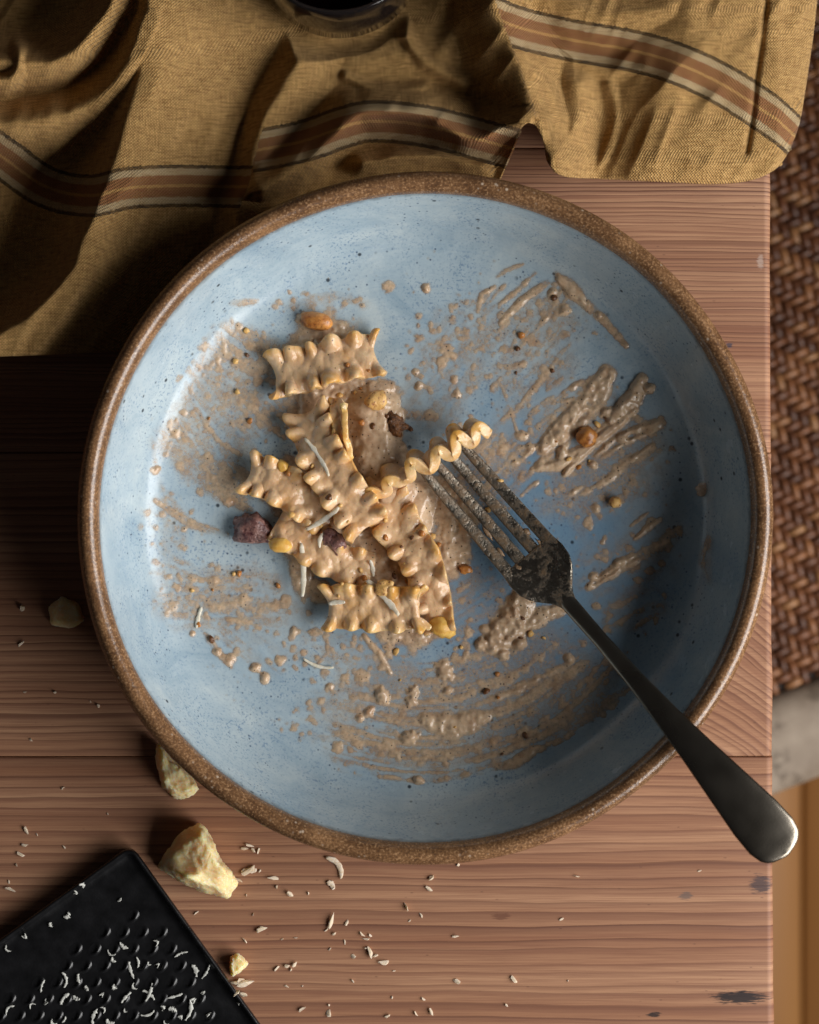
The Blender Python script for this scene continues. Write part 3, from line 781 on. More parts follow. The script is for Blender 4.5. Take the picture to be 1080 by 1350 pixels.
# ------------------------------------------------------------------ pasta
def ribbon(name, pts, width, pitch, amp, roll, label, mat='pasta', seed=0, phase=(0.0, 2.2), curl=0.0, flat=0.28, th=2.7, cut=0.0, taper=0.0, drop_edge=1.3):
    """ruffled ribbon pasta. pts: (px, py, z mm) along its length; roll: degrees at the points; width mm"""
    P = np.array([list(W(a, b, c*MM)) for a, b, c in pts]) / MM
    nu = 96; nv = 19
    Cc = catmull(P, nu); Rl = np.interp(np.linspace(0, 1, nu), np.linspace(0, 1, len(roll)), roll)
    Tn = np.gradient(Cc, axis=0); ds = np.linalg.norm(Tn, axis=1); Tn /= ds[:, None]
    run = np.concatenate([[0], np.cumsum(np.linalg.norm(np.diff(Cc, axis=0), axis=1))])
    Lt = run[-1]
    up = np.array([0, 0, 1.0])
    side = np.cross(Tn, up); side /= np.linalg.norm(side, axis=1)[:, None]
    nrm = np.cross(side, Tn)
    ca, sa = np.cos(np.radians(Rl))[:, None], np.sin(np.radians(Rl))[:, None]
    side, nrm = side*ca + nrm*sa, nrm*ca - side*sa
    v = np.linspace(-1, 1, nv)
    V = np.zeros((nu, nv, 3)); coat = np.zeros((nu, nv))
    rs = np.random.RandomState(seed + 5)
    jp = 0.32*(vnoise(run/5.0, np.full(nu, seed*2.1), 8) - .5)*2
    ja = 0.5 + 0.9*vnoise(run/5.0, np.full(nu, seed*1.3), 3)
    endd = np.minimum(run, Lt - run); endf = np.clip(1 - endd/3.0, 0, 1)**2
    for j, vv in enumerate(v):
        f = max(0.0, (abs(vv) - flat)/(1 - flat)); f = f*f*(3 - 2*f) if flat > 0 else f**0.8
        ph = phase[0] if vv < 0 else phase[1]
        arg = 2*math.pi*run/pitch + ph + jp*6
        wv = np.sin(arg); wc = np.cos(arg)
        wr = np.sign(wv)*np.abs(wv)**0.7
        z = amp*f*wr*ja
        lip = max(0.0, (abs(vv) - 0.72)/0.28)**2
        z = z - lip*drop_edge*(0.5 + 0.5*wv) - endf*0.9
        lat = (width/2)*vv*(1 - taper*(run/Lt)) * (1 - 0.09*f*(0.5 - 0.5*wv))
        cz = curl*(vv*vv)*width/2
        sh = 0.04*pitch*f*wc
        cutoff = cut*(1 - vv*vv)*np.interp(run/Lt, [0, .18, .82, 1], [1, 0, 0, -1])
        V[:, j] = Cc + side*lat[:, None] + nrm*(z + cz)[:, None] + Tn*(sh + cutoff)[:, None]
        coat[:, j] = 0.95 - 0.3*f - 0.3*f*(0.5 + 0.5*wv) - 0.2*lip
    # lumps of clinging sauce
    for i in range(nu):
        for j in range(nv):
            q = Vector(V[i, j]); V[i, j] += nrm[i]*(1.1*mnoise.noise(q*0.2 + Vector((seed, 0, 0))) + 0.4*mnoise.noise(q*0.5))
    co = V.reshape(-1, 3)*MM
    # keep above the bowl's floor
    rr_ = np.hypot(co[:, 0] - BC.x, co[:, 1] - BC.y); fz = floor_z(rr_) + (th*0.5 + 0.1)*MM
    low = co[:, 2] < fz; co[low, 2] = fz[low]
    base = co.mean(axis=0); base[2] = co[:, 2].min()
    me = mesh_np(name, co - base, grid_faces(nu, nv)); attr(me, 'coat', coat)
    o = link(name, me, M[mat]); o.location = base
    s = o.modifiers.new('thickness', 'SOLIDIFY'); s.thickness = th*MM; s.offset = 0
    b = o.modifiers.new('round', 'SUBSURF'); b.levels = 2; b.render_levels = 2
    return tag(o, label, 'pasta', 'ruffled pasta pieces left in the bowl')

ribbon('ruffled_pasta', [(352, 497, 12.5), (400, 487, 14), (450, 474, 14.5), (506, 464, 12.5)], 17.5, 8.2, 3.3, [8, 14, 14, 6], 'short ruffled pasta piece lying below the golden toasted nut', seed=1, phase=(0.4, 2.6), curl=0.10, cut=4.0)
ribbon('ruffled_pasta', [(404, 535, 13), (420, 590, 17), (448, 640, 19), (490, 702, 17)], 18, 8.0, 3.3, [-22, -12, -8, 2], 'ruffled pasta piece with an upturned end, draped over its neighbour', seed=2, phase=(1.0, 0.2), curl=0.12, cut=3.0)
ribbon('ruffled_pasta', [(322, 622, 14), (360, 634, 16), (400, 658, 15), (448, 694, 12)], 16, 7.8, 3.4, [4, 6, 2, -6], 'ruffled pasta piece with flared end next to the purple walnut', seed=3, phase=(0.0, 1.4), curl=0.08, cut=3.0)
ribbon('ruffled_pasta', [(366, 690, 12), (398, 712, 13), (438, 738, 13), (490, 752, 11)], 14, 8.0, 3.0, [10, 6, 0, 0], 'small ruffled pasta piece beside the golden nut half', seed=4, phase=(0.8, 2.9), curl=0.05)
ribbon('ruffled_pasta', [(505, 660, 12), (532, 705, 14), (560, 750, 14.5), (582, 832, 11)], 20, 8.4, 3.3, [4, -4, -8, -14], 'long ruffled pasta piece whose wavy edge faces the fork tines', seed=5, phase=(2.0, 0.6), curl=0.10, taper=0.42)
ribbon('ruffled_pasta', [(421, 802, 14), (462, 800, 15), (510, 803, 16), (566, 802, 18)], 17, 8.4, 3.2, [2, 0, -4, -10], 'squarish ruffled pasta piece with a concave cut end and cheese shreds', mat='pasta2', seed=6, phase=(1.8, 0.2), curl=0.10, cut=4.5)
ribbon('ruffled_pasta', [(484, 652, 13), (522, 628, 16), (565, 602, 20), (605, 580, 21), (638, 561, 19)], 9.5, 9.2, 3.3, [58, 62, 66, 68, 70], 'coiled ruffled pasta piece speared on the fork tips', mat='pasta', seed=7, phase=(0.0, 0.3), flat=0.0, th=3.9, drop_edge=0.0)
ribbon('ruffled_pasta', [(446, 526, 17), (450, 562, 18.5), (457, 608, 16.5)], 7.5, 60, 0.4, [-30, -38, -20], 'narrow curled pasta strip standing up out of the sauce', mat='pasta2', seed=8, flat=0.3, th=2.2, drop_edge=0.0, curl=0.4, taper=0.35)

# ------------------------------------------------------------------ fork
FO = np.array([576.0, 595.0]); FA = np.array([0.656, 0.755]); FA /= np.linalg.norm(FA)
zst = [(0, 14.6), (55, 12.8), (110, 12.8), (165, 14.8), (215, 18.6), (258, 23.8), (330, 34.5), (400, 45.5), (450, 52.2), (490, 55.8), (540, 60), (600, 64), (650, 66), (705, 66.5)]
zd = np.array([a for a, b in zst]); zz_ = np.array([b for a, b in zst])
zsm = catmull(list(zip(zd, zz_)), 400)
fz_at = lambda d: np.interp(d, zsm[:, 0], zsm[:, 1])
fork_base = W(*(FO + FA*10), 0.0095)
fork = empty('fork', fork_base, 'dull steel dinner fork resting on the bowl rim, tines in sauce', 'fork')
def fork_loft(name, D, half, thick, off=None, sag=None, mat='steel', tipz=0.0):
    """D along px; half width mm; thick mm; off sideways mm; sag: how far the edges rise, mm at 11 mm"""
    nr = 20; rings = []
    A = np.linspace(0, 2*math.pi, nr, endpoint=False)
    for q, d in enumerate(D):
        z = fz_at(d); c = W(*(FO + FA*d), z*MM); c2 = W(*(FO + FA*(d + 1)), fz_at(d + 1)*MM)
        t = (c2 - c).normalized(); s = t.cross(Vector((0, 0, 1))).normalized(); n = s.cross(t)
        o = 0.0 if off is None else (off[q] if hasattr(off, '__len__') else off)
        sg = 0.0 if sag is None else sag[q]
        for a in A:
            ca, sa = math.cos(a), math.sin(a)
            y = o + half[q]*math.copysign(abs(ca)**0.7, ca)
            zz = thick[q]*0.5*math.copysign(abs(sa)**0.8, sa) + sg*(y/11.0)**2
            if name == 'handle' and sa > 0: zz += 0.25*(1 - ca*ca)
            rings.append(c + s*(y*MM) + n*(zz*MM))
    n_ = len(D); F = grid_faces(n_, nr, True).tolist()
    bm = bmesh.new(); vv = [bm.verts.new(p) for p in rings]
    for f in F: bm.faces.new([vv[i] for i in f])
    bm.faces.new(vv[:nr]); bm.faces.new(vv[-nr:][::-1])
    bmesh.ops.recalc_face_normals(bm, faces=bm.faces[:])
    return link(name, mesh_bm(name, bm), M[mat], fork)
hd = np.linspace(182, 284, 48)
hw = np.interp(hd, [182, 203, 220, 232, 241, 250, 257, 264, 284], [11.2, 11.9, 11.4, 9.9, 7.7, 5.2, 3.8, 3.1, 1.6])
fork_loft('head', hd, hw, np.interp(hd, [182, 255, 284], [1.7, 2.5, 1.2]), sag=np.interp(hd, [182, 230, 262], [2.6, 2.8, 0.0]), mat='steel_smudged')
ad = np.linspace(250, 705, 110)
aw = np.interp(ad, [250, 262, 330, 400, 460, 520, 590, 640, 672, 690, 698, 702.5, 705], [2.0, 3.0, 2.7, 3.3, 4.3, 5.7, 7.7, 9.1, 9.3, 8.2, 6.4, 4.2, 1.2])
fork_loft('handle', ad, aw, np.interp(ad, [250, 270, 330, 500, 690, 705], [1.2, 2.5, 2.9, 2.4, 1.9, 1.2]), sag=np.zeros(len(ad)))
for q, o in enumerate((-9.2, -3.07, 3.07, 9.2)):
    end = [216, 212, 212, 216][q]
    td = np.linspace(0 + [6, 0, 0, 2][q], end, 52)
    tw = np.interp(td, [td[0], td[0] + 10, 60, 150, end], [0.8, 1.6, 1.95, 2.15, 2.3])
    fork_loft('tine', td, tw, np.interp(td, [td[0], td[0] + 12, 178, 200, end], [0.9, 1.8, 1.75, 1.3, 0.9]), off=np.interp(td, [0, 200], [o*0.9, o]), sag=np.interp(td, [0, 182], [0.0, 2.6]), mat='steel_sauce')

# clots of sauce caught between the tines
bmr = bmesh.new(); rgf = random.Random(4)
for q in range(16):
    d_ = rgf.choice((rgf.uniform(95, 200), rgf.uniform(30, 200))); o_ = rgf.choice((-6.1, 0.0, 6.1, -9, 9, 3)) + rgf.uniform(-.8, .8)
    c_ = W(*(FO + FA*d_), (fz_at(d_) + 0.2)*MM); sd_ = Vector((FA[1], FA[0], 0)).normalized()
    c_ = c_ + sd_*(o_*MM); c_.z += 2.6*(o_/11)**2*MM*min(1, d_/182)
    mt_ = Matrix.Translation(c_) @ Matrix.Rotation(math.atan2(-FA[1], FA[0]), 4, 'Z') @ Matrix.Diagonal((rgf.uniform(1.2, 3.6)*MM, rgf.uniform(.6, 1.3)*MM, rgf.uniform(.35, .6)*MM, 1))
    r_ = bmesh.ops.create_icosphere(bmr, subdivisions=2, radius=1.0)
    for v in r_['verts']: v.co = mt_ @ (v.co*(1 + 0.5*mnoise.noise(v.co*1.7 + Vector((q, 0, 0)))))
o = link('sauce_residue', mesh_bm('sauce_residue', bmr), mat_simple('caked_sauce', srgb(104, 82, 60), srgb(152, 124, 96), 500, 0.35, 0.5, 0.0006), fork); o['kind'] = 'stuff'

# ------------------------------------------------------------------ cloth
def RDG(X, Y, pts, h, wl, wr, sharp=1.3):
    d, sd, run, L = polydist(X, Y, [tuple(q) for q in catmull(pts, len(pts)*5)])
    e = np.where(sd < 0, d/wl, d/wr)
    return h*np.exp(-np.abs(e)**sharp)
cb = catmull([(-70, 472), (60, 468), (160, 462), (240, 452), (300, 425), (340, 385), (420, 330), (520, 292), (600, 285), (636, 262), (656, 240), (672, 205), (690, 166), (706, 166), (717, 190), (722, 214), (742, 232), (790, 236), (870, 240), (940, 243), (990, 238), (1024, 222), (1044, 196)], 420)
ct = np.stack([np.linspace(-70, 1092, 420), np.full(420, -75.0)], 1)
# even out speed along the front edge
def respace(P, n, w=None):
    l = np.concatenate([[0], np.cumsum(np.hypot(*np.diff(P, axis=0).T))]); q = np.linspace(0, l[-1], n)
    return np.stack([np.interp(q, l, P[:, 0]), np.interp(q, l, P[:, 1])], 1)
NU, NV = 460, 230
# bottom parametrised mostly by x so columns stay upright
cb = respace(cb, 4000)
lx = np.concatenate([[0], np.cumsum(np.abs(np.diff(cb[:, 0])) + 0.25*np.abs(np.diff(cb[:, 1])))])
q = np.linspace(0, lx[-1], NU)
B = np.stack([np.interp(q, lx, cb[:, 0]), np.interp(q, lx, cb[:, 1])], 1)
Tp = np.stack([np.interp(np.linspace(0, 1, NU), [0, 1], [-70, 1092]), np.full(NU, -75.0)], 1)
Rr = respace(catmull([(1092, -75), (1084, 0), (1076, 60), (1066, 120), (1058, 160), (1044, 196)], 200), NV)
Ll = np.stack([np.full(NV, -70.0), np.linspace(-75, 472, NV)], 1)
s_ = np.linspace(0, 1, NU)[:, None, None]; t_ = np.linspace(0, 1, NV)[None, :, None]
G = (1 - t_)*Tp[:, None] + t_*B[:, None] + (1 - s_)*Ll[None] + s_*Rr[None] - ((1-s_)*(1-t_)*Tp[0] + s_*(1-t_)*Tp[-1] + (1-s_)*t_*B[0] + s_*t_*B[-1])
CX, CY = G[..., 0], G[..., 1]
wx = CX + 14*(fbm(CX/70, CY/70, 61, 3) - .5); wy = CY + 14*(fbm(CX/70, CY/70, 71, 3) - .5)
Hc = np.full(CX.shape, 1.6)
def ridge(pts, h, wl, wr, sharp=1.5):
    global Hc
    Hc = np.maximum(Hc, Hc*0.35 + RDG(wx, wy, pts, h, wl, wr, sharp))
# sd<0 is to the left of travel for a path going down the picture
R1 = [(205, -80), (196, 20), (184, 110), (152, 220), (118, 310), (62, 400), (-10, 448)][::-1]
R2 = [(450, -80), (424, 30), (388, 92), (346, 175), (322, 262), (305, 330)][::-1]
R3 = [(648, -80), (656, 0), (672, 60), (700, 125), (722, 196), (735, 260)][::-1]
ridge(R1, 31, 112, 30, 1.7)
ridge(R2, 15, 60, 26, 1.7)
ridge([(165, -80), (146, 0), (112, 52), (72, 78), (0, 84), (-80, 80)][::-1], 30, 40, 30, 1.7)
ridge([(200, 20), (172, 80), (128, 132), (62, 160), (-80, 168)][::-1], 25, 36, 30, 1.7)
ridge([(-80, 118), (0, 112), (24, 96), (30, 70)], 22, 22, 22, 1.8)
ridge(R3, 29, 42, 48, 1.7)
ridge([(346, 250), (400, 222), (446, 178), (482, 148), (556, 152), (620, 180), (660, 168), (698, 156)], 25, 18, 34, 1.8)
ridge([(760, 110), (762, 150), (748, 200), (738, 236)][::-1], 10, 26, 34)
ridge([(935, -80), (908, 30), (884, 110), (862, 180), (846, 236)][::-1], 12, 150, 56, 1.6)
ridge([(700, -10), (800, 20), (880, 10)], 8, 40, 60)
ridge([(470, 90), (520, 75), (580, 70)], 7, 46, 46)
ridge([(480, 214), (560, 205), (640, 215)], 11, 16, 14)
ridge([(770, 236), (800, 200), (812, 150), (806, 110)], 5, 14, 20)
ridge([(690, 20), (735, 60), (800, 92), (860, 96)], 5, 20, 16)
ridge([(950, 60), (940, 130), (915, 200)], 4.5, 14, 20)
ridge([(520, 30), (560, 80), (610, 105)], 8, 16, 18)
ridge([(455, 100), (500, 120), (560, 118)], 8, 14, 16)
ridge([(250, 60), (262, 150), (240, 240), (200, 330)], 9, 34, 30)
# the tumbler presses the towel flat
dgl = np.hypot(CX - 449, CY + 58)
Hc = np.minimum(Hc, 2.6 + 30*sstep(112, 190, dgl))
# puffed double edge at right and front, hem line
ed = np.minimum(polydist(CX, CY, [tuple(q) for q in B[230::4]])[0], polydist(CX, CY, [tuple(q) for q in Rr[::8]])[0])
right = sstep(700, 760, CX)
Hc = Hc + right*5.0*np.sqrt(np.clip(ed/26, 0, 1)) 
d, sd, run, L = polydist(wx*0.4 + CX*0.6, CY, [(1016, -80), (1010, 10), (998, 100), (990, 168), (984, 200)])
Hc -= right*2.2*np.exp(-(d/4.0)**2)
Hc += 2.6*(fbm(CX/55, CY/55, 81, 3) - .5)
rot_a = (CX*0.8 + CY*0.6); rot_b = (-CX*0.6 + CY*0.8)
Hc += 1.0*(1 - np.abs(2*fbm(rot_a/30, rot_b/110, 95, 1) - 1)*2.2)*sstep(.42, .62, fbm(CX/90, CY/90, 97, 2))
Hc += 0.6*(1 - np.abs(2*fbm(CX/24 + CY/60, CY/90, 99, 1) - 1)*2.2)*sstep(.42, .6, fbm(CX/80, CY/80, 101, 2))
# stay under the bowl
for it in range(2):
    Zc = np.clip(Hc, 0.9, None)*MM
    kk = S*(H - Zc)/H; Xc = (CX - 540)*kk; Yc = (675 - CY)*kk
    rb = np.hypot(Xc - BC.x, Yc - BC.y)
    cap = under_z(rb)/MM - 1.6
    cap = np.where(rb > 0.1175, 60 + (rb - 0.1175)*4000, cap)
    # where the rim's lip stands, cloth has to pass under it or stop outside
    lip = (rb > 0.109) & (rb < 0.1195)
    cap = np.where(lip, np.minimum(cap, 40.0), cap)
    Hc = np.minimum(Hc, np.maximum(cap, 0.9))
edge_x = W(1018.5, 0).x
over = np.clip(Xc - edge_x, 0, None)
Zc = Zc - over*0.55
Zc = np.where((Xc <= edge_x + 0.001) & (Zc < 0.0009), 0.0009, Zc)
cuv_u = np.concatenate([np.zeros((1, NV)), np.cumsum(np.sqrt(np.diff(Xc, axis=0)**2 + np.diff(Zc, axis=0)**2), axis=0)], 0)
cuv_v = np.concatenate([np.zeros((NU, 1)), np.cumsum(np.sqrt(np.diff(Yc, axis=1)**2 + np.diff(Zc, axis=1)**2), axis=1)], 1)
cuv_u = 0.12*cuv_u + 0.88*Xc + 0.02*Yc; cuv_v = 0.12*cuv_v - 0.88*Yc + 0.06*Xc
# stripe coordinate: signed distance to woven stripe centre lines
def sdist(pts):
    d, sd, run, L = polydist(CX, CY, [tuple(q) for q in catmull(pts, 90)]); return np.where(sd < 0, -d, d)
right_of = lambda R: polydist(wx, wy, R)[1] < 0
sA1 = sdist([(-160, 110), (-80, 150), (0, 205), (60, 246), (118, 258), (170, 248), (240, 245), (330, 246), (420, 240)])
sA2 = sdist([(240, 215), (330, 200), (400, 186), (452, 168), (492, 160), (560, 166), (640, 186), (760, 220)])
sB = sdist([(560, 0), (640, 20), (690, 38), (760, 54), (830, 66), (888, 82), (950, 110), (1010, 148), (1070, 190), (1120, 225)])
st = np.where(right_of(R3), sB, np.where(right_of(R2), sA2, sA1))*S
cme = mesh_np('cloth', np.stack([Xc, Yc, Zc], -1).reshape(-1, 3), grid_faces(NU, NV)[:, ::-1])
attr(cme, 'cu', cuv_u); attr(cme, 'cv', cuv_v); attr(cme, 'stripe', st)
cloth = link('kitchen_towel', cme, M['cloth'])
sm = cloth.modifiers.new('thickness', 'SOLIDIFY'); sm.thickness = 0.0009; sm.offset = -1
tag(cloth, 'crumpled ochre linen kitchen towel with brown and cream stripes', 'towel')

# ------------------------------------------------------------------ dark tumbler at the back
gl = W(449, -54, 0.004)
glass = empty('tumbler', (gl.x, gl.y, 0.0045), 'dark glass tumbler with dark drink standing on the towel', 'glass')
def lathe_simple(name, prof, mat, parent, n=64):
    A = np.linspace(0, 2*math.pi, n, endpoint=False); P = np.array(prof, dtype=float)
    V = np.stack([P[:, 0][:, None]*np.cos(A), P[:, 0][:, None]*np.sin(A), np.broadcast_to(P[:, 1][:, None], (len(P), n))], -1)*MM
    me = mesh_np(name, V.reshape(-1, 3), grid_faces(len(P), n, True)); me.materials.append(mat)
    bm = bmesh.new(); bm.from_mesh(me); bmesh.ops.recalc_face_normals(bm, faces=bm.faces[:]); bm.to_mesh(me); bm.free()
    me.polygons.foreach_set('use_smooth', [True]*len(me.polygons))
    o = bpy.data.objects.new(name, me); C.objects.link(o); o.parent = parent; return o
lathe_simple('glass_body', [(0.01, 0), (25, 0), (28.5, 1.2), (29.6, 4), (30.2, 20), (30.8, 34), (31, 44), (30.4, 45.3), (29.4, 45.3), (29, 44), (28.6, 30), (27.6, 9), (24, 7), (0.01, 6.6)], M['glass'], glass)
lathe_simple('drink', [(0.01, 7.2), (24, 7.6), (27.2, 9.6), (28.1, 26), (28.1, 28), (0.01, 28)], M['wine'], glass)

# ------------------------------------------------------------------ grater
GA = np.array([0.584, 0.812]); GB = np.array([-0.812, 0.584])      # along the long edge / across, in picture axes
gz = 0.0075
gcorner = np.array([173.0, 1113.0])
grater = empty('grater', W(*(gcorner + GA*150 + GB*150), 0.0), 'flat black steel hand grater strewn with pale cheese flakes', 'grater')
def GP(a, b, z=gz):
    q = gcorner + GA*a + GB*b; return W(q[0], q[1], z)
LEN, WID, RC = 560, 430, 16
out = []
for (ca, cb_, a0) in [(RC, RC, 180), (LEN - RC, RC, 270), (LEN - RC, WID - RC, 0), (RC, WID - RC, 90)]:
    for k in range(7):
        a = math.radians(a0 + 90*k/6); out.append((ca + RC*math.cos(a), cb_ + RC*math.sin(a)))
def inset(d):
    r = []
    for (a, b) in out:
        ca = min(max(a, RC), LEN - RC); cb2 = min(max(b, RC), WID - RC)
        k = (RC - d)/RC; r.append((ca + (a - ca)*k, cb2 + (b - cb2)*k))
    return r
levels = [(0, 0.0002), (0, 0.0062), (1.2, 0.0080), (3.6, 0.0088), (6.2, 0.0080), (8, 0.0066), (11, 0.0060), (15.9, 0.0060)]
V = []; 
for d, z in levels: V += [GP(a, b, z) for a, b in inset(d)]
nO = len(out); bm = bmesh.new(); vv = [bm.verts.new(p_) for p_ in V]
for f in grid_faces(len(levels), nO, True): bm.faces.new([vv[i] for i in f])
bm.faces.new(vv[-nO:]); bmesh.ops.recalc_face_normals(bm, faces=bm.faces[:])
pl = link('plate', mesh_bm('plate', bm), M['black'], grater)
# raised teeth: a lip round a sunk hole
def tooth_mesh():
    prof = [(2.1, 0.0), (1.75, 0.35), (1.35, 0.62), (0.95, 0.7), (0.85, 0.62), (0.8, 0.2), (0.75, 0.03), (0.01, 0.03)]
    n = 12; bm = bmesh.new(); vv = []
    for (r, z) in prof:
        for q in range(n):
            a = 2*math.pi*q/n; k = max(0.0, math.cos(a)*0.75 + 0.35); vv.append(bm.verts.new((r*math.cos(a)*0.8*MM, r*math.sin(a)*1.1*MM, (0.02 + z*k)*MM)))
    for f in grid_faces(len(prof), n, True): bm.faces.new([vv[i] for i in f])
    bmesh.ops.recalc_face_normals(bm, faces=bm.faces[:])
    me = mesh_bm('tooth', bm); me.materials.append(M['black']); me.polygons.foreach_set('use_smooth', [True]*len(me.polygons)); return me
tme = tooth_mesh(); bpy.context.view_layer.update(); ginv = grater.matrix_world.inverted()
gang = math.atan2(-GA[1], GA[0])
nt = 0
for r in range(0, 30):
    for c in range(-14, 30):
        q = np.array([150 + c*25.0 + (12.5 if r % 2 else 0), 1208 + r*22.0])
        a = float((q - gcorner) @ GA); b = float((q - gcorner) @ GB)
        if 70 < a < LEN - 60 and 34 < b < WID - 34 and q[0] > -30 and q[1] < 1380:
            o = bpy.data.objects.new('tooth', tme); C.objects.link(o); o.parent = grater
            o.location = ginv @ W(q[0], q[1], 0.00602); o.rotation_euler = (0, 0, gang + 0.3); o.scale = (1.25, 1.25, 1.3); nt += 1

# ------------------------------------------------------------------ small things dropped where they lie
bpy.context.view_layer.update()
dg = bpy.context.evaluated_depsgraph_get()
def drop(px, py):
    """surface point and normal under a photo point"""
    o_ = Vector((0, 0, H)); d_ = (W(px, py, 0) - o_).normalized()
    ok, loc, nrm, idx, ob, mt = scene.ray_cast(dg, o_, d_)
    return (loc, nrm) if ok else (W(px, py, 0), Vector((0, 0, 1)))

def lump_mesh(name, seed, sub=3, rough=0.35, freq=1.4, facet=0.0):
    bm = bmesh.new(); bmesh.ops.create_icosphere(bm, subdivisions=sub, radius=1.0)
    rs = random.Random(seed); planes = [(Vector((rs.gauss(0, 1), rs.gauss(0, 1), rs.gauss(0, 1))).normalized(), rs.uniform(.5, .8)) for q in range(7)]
    for v in bm.verts:
        d = v.co.normalized(); r = 1 + rough*mnoise.noise(d*freq + Vector((seed*3.1, 0, 0))) + rough*0.45*mnoise.noise(d*freq*3 + Vector((0, seed*1.7, 0)))
        if facet:
            for n_, k in planes:
                c = d.dot(n_)
                if c > 0.05: r = min(r, r*(1 - facet) + facet*k/c)
        v.co = d*r
    return mesh_bm(name, bm)
def place_lump(name, px, py, size, mat, label, cat, group=None, seed=0, rz=0.0, sub=3, rough=0.35, facet=0.0, sink=0.25, me=None, freq=1.4, tilt=0.0):
    loc, nrm = drop(px, py)
    if me is None: me = lump_mesh(name, seed, sub, rough, freq, facet)
    me.transform(Matrix.Diagonal((size[0]*MM*0.5, size[1]*MM*0.5, size[2]*MM*0.5, 1.0)))
    o = link(name, me, M[mat])
    o.rotation_euler = (tilt, 0, rz)
    o.location = loc + Vector((0, 0, size[2]*0.5*MM*(1 - 2*sink)))
    return tag(o, label, cat, group)

R_ = math.radians
place_lump('toasted_nut', 418, 424, (12.2, 6.6, 6), 'nut_gold', 'golden brown toasted nut above the topmost pasta piece', 'nut', seed=1, rz=R_(-10), rough=0.14, sink=0.1)
place_lump('walnut_piece', 497, 527, (9.5, 8, 6), 'nut_skin', 'pale walnut chunk with red skin on the sauce pool', 'nut', seed=2, rz=R_(30), rough=0.45, facet=.5)
place_lump('walnut_piece', 520, 560, (8.5, 7.5, 6), 'nut_dark', 'dark craggy walnut bit beside the sauce pool', 'nut', seed=3, rz=R_(-20), rough=0.6, freq=2.2)
place_lump('walnut_piece', 333, 698, (13.5, 11, 9), 'nut_purple', 'purple skinned walnut piece at the edge of the pasta', 'nut', seed=4, rz=R_(-15), rough=0.5, freq=1.9, sink=.15)
place_lump('nut_half', 370, 719, (8.2, 5.4, 5), 'nut_yellow', 'glossy golden nut half next to the purple walnut', 'nut', seed=5, rz=R_(-8), rough=0.16, sink=.1)
place_lump('nut_piece', 373, 614, (5.2, 5.6, 4), 'nut_yellow', 'bright yellow nut fragment on the flared pasta end', 'nut', seed=6, rz=R_(30), rough=0.3, facet=.7)
place_lump('walnut_piece', 441, 713, (9.5, 7, 5), 'nut_purple', 'dark purple walnut skin tucked among the pasta', 'nut', seed=7, rz=R_(-35), rough=0.45, sink=.3)
place_lump('nut_crumb', 614, 750, (4.8, 3.8, 3.4), 'nut_gold', 'small toasted nut crumb alone on blue glaze near the fork', 'nut', seed=8, rough=0.5, facet=.4)
place_lump('nut_crumb', 507, 774, (6.4, 5.2, 4), 'nut_skin', 'tan nut crumb in the hollow above the squarish pasta', 'nut', seed=9, rough=0.4, rz=.6)
place_lump('nut_piece', 774, 575, (8.6, 7.2, 6), 'nut_gold', 'orange brown nut piece stuck in the right sauce smear', 'nut', seed=10, rough=0.3, facet=.4, rz=.5)
place_lump('nut_piece', 811, 662, (4.4, 4.2, 3.6), 'nut_skin', 'small round tan nut bit between fork and bowl wall', 'nut', seed=11, rough=0.2)
place_lump('nut_piece', 582, 828, (9.5, 7, 5), 'nut_yellow', 'yellow nut bit at the tail of the long pasta', 'nut', seed=12, rough=0.35, rz=-.3)

rn = random.Random(31); gm_ = {}
for k_ in ('nut_skin', 'nut_dark', 'nut_gold'):
    gm_[k_] = [lump_mesh('nut_grain', 200 + q, 2, 0.5, 1.8, 0.5) for q in range(2)]
    for me in gm_[k_]:
        me.transform(Matrix.Diagonal((0.5*MM, 0.42*MM, 0.36*MM, 1))); me.materials.append(M[k_]); me.polygons.foreach_set('use_smooth', [True]*len(me.polygons))
for (gx_, gy_, rr_, n_) in [(440, 480, 55, 5), (510, 560, 36, 8), (420, 640, 60, 6), (480, 720, 60, 8), (560, 730, 40, 5), (490, 800, 60, 5), (760, 580, 60, 7), (690, 820, 36, 4), (600, 930, 110, 9), (310, 500, 70, 6), (310, 790, 70, 7), (700, 440, 60, 5), (640, 640, 40, 4)]:
    for q in range(n_):
        a_ = rn.uniform(0, 6.28); r_ = rr_*math.sqrt(rn.random()); loc, _n = drop(gx_ + r_*math.cos(a_), gy_ + r_*math.sin(a_))
        o = bpy.data.objects.new('nut_grain', rn.choice(gm_[rn.choice(('nut_skin', 'nut_skin', 'nut_dark', 'nut_gold'))])); C.objects.link(o)
        k2 = rn.uniform(1.3, 3.4); o.scale = (k2, k2*rn.uniform(.7, 1), k2*.8); o.rotation_euler = (rn.uniform(-.5, .5), rn.uniform(-.5, .5), rn.uniform(0, 6.28)); o.location = loc + Vector((0, 0, 0.0001*k2))
        tag(o, 'tiny chopped nut grain stuck in the sauce in the bowl', 'nut grain', 'nut grains in the sauce')

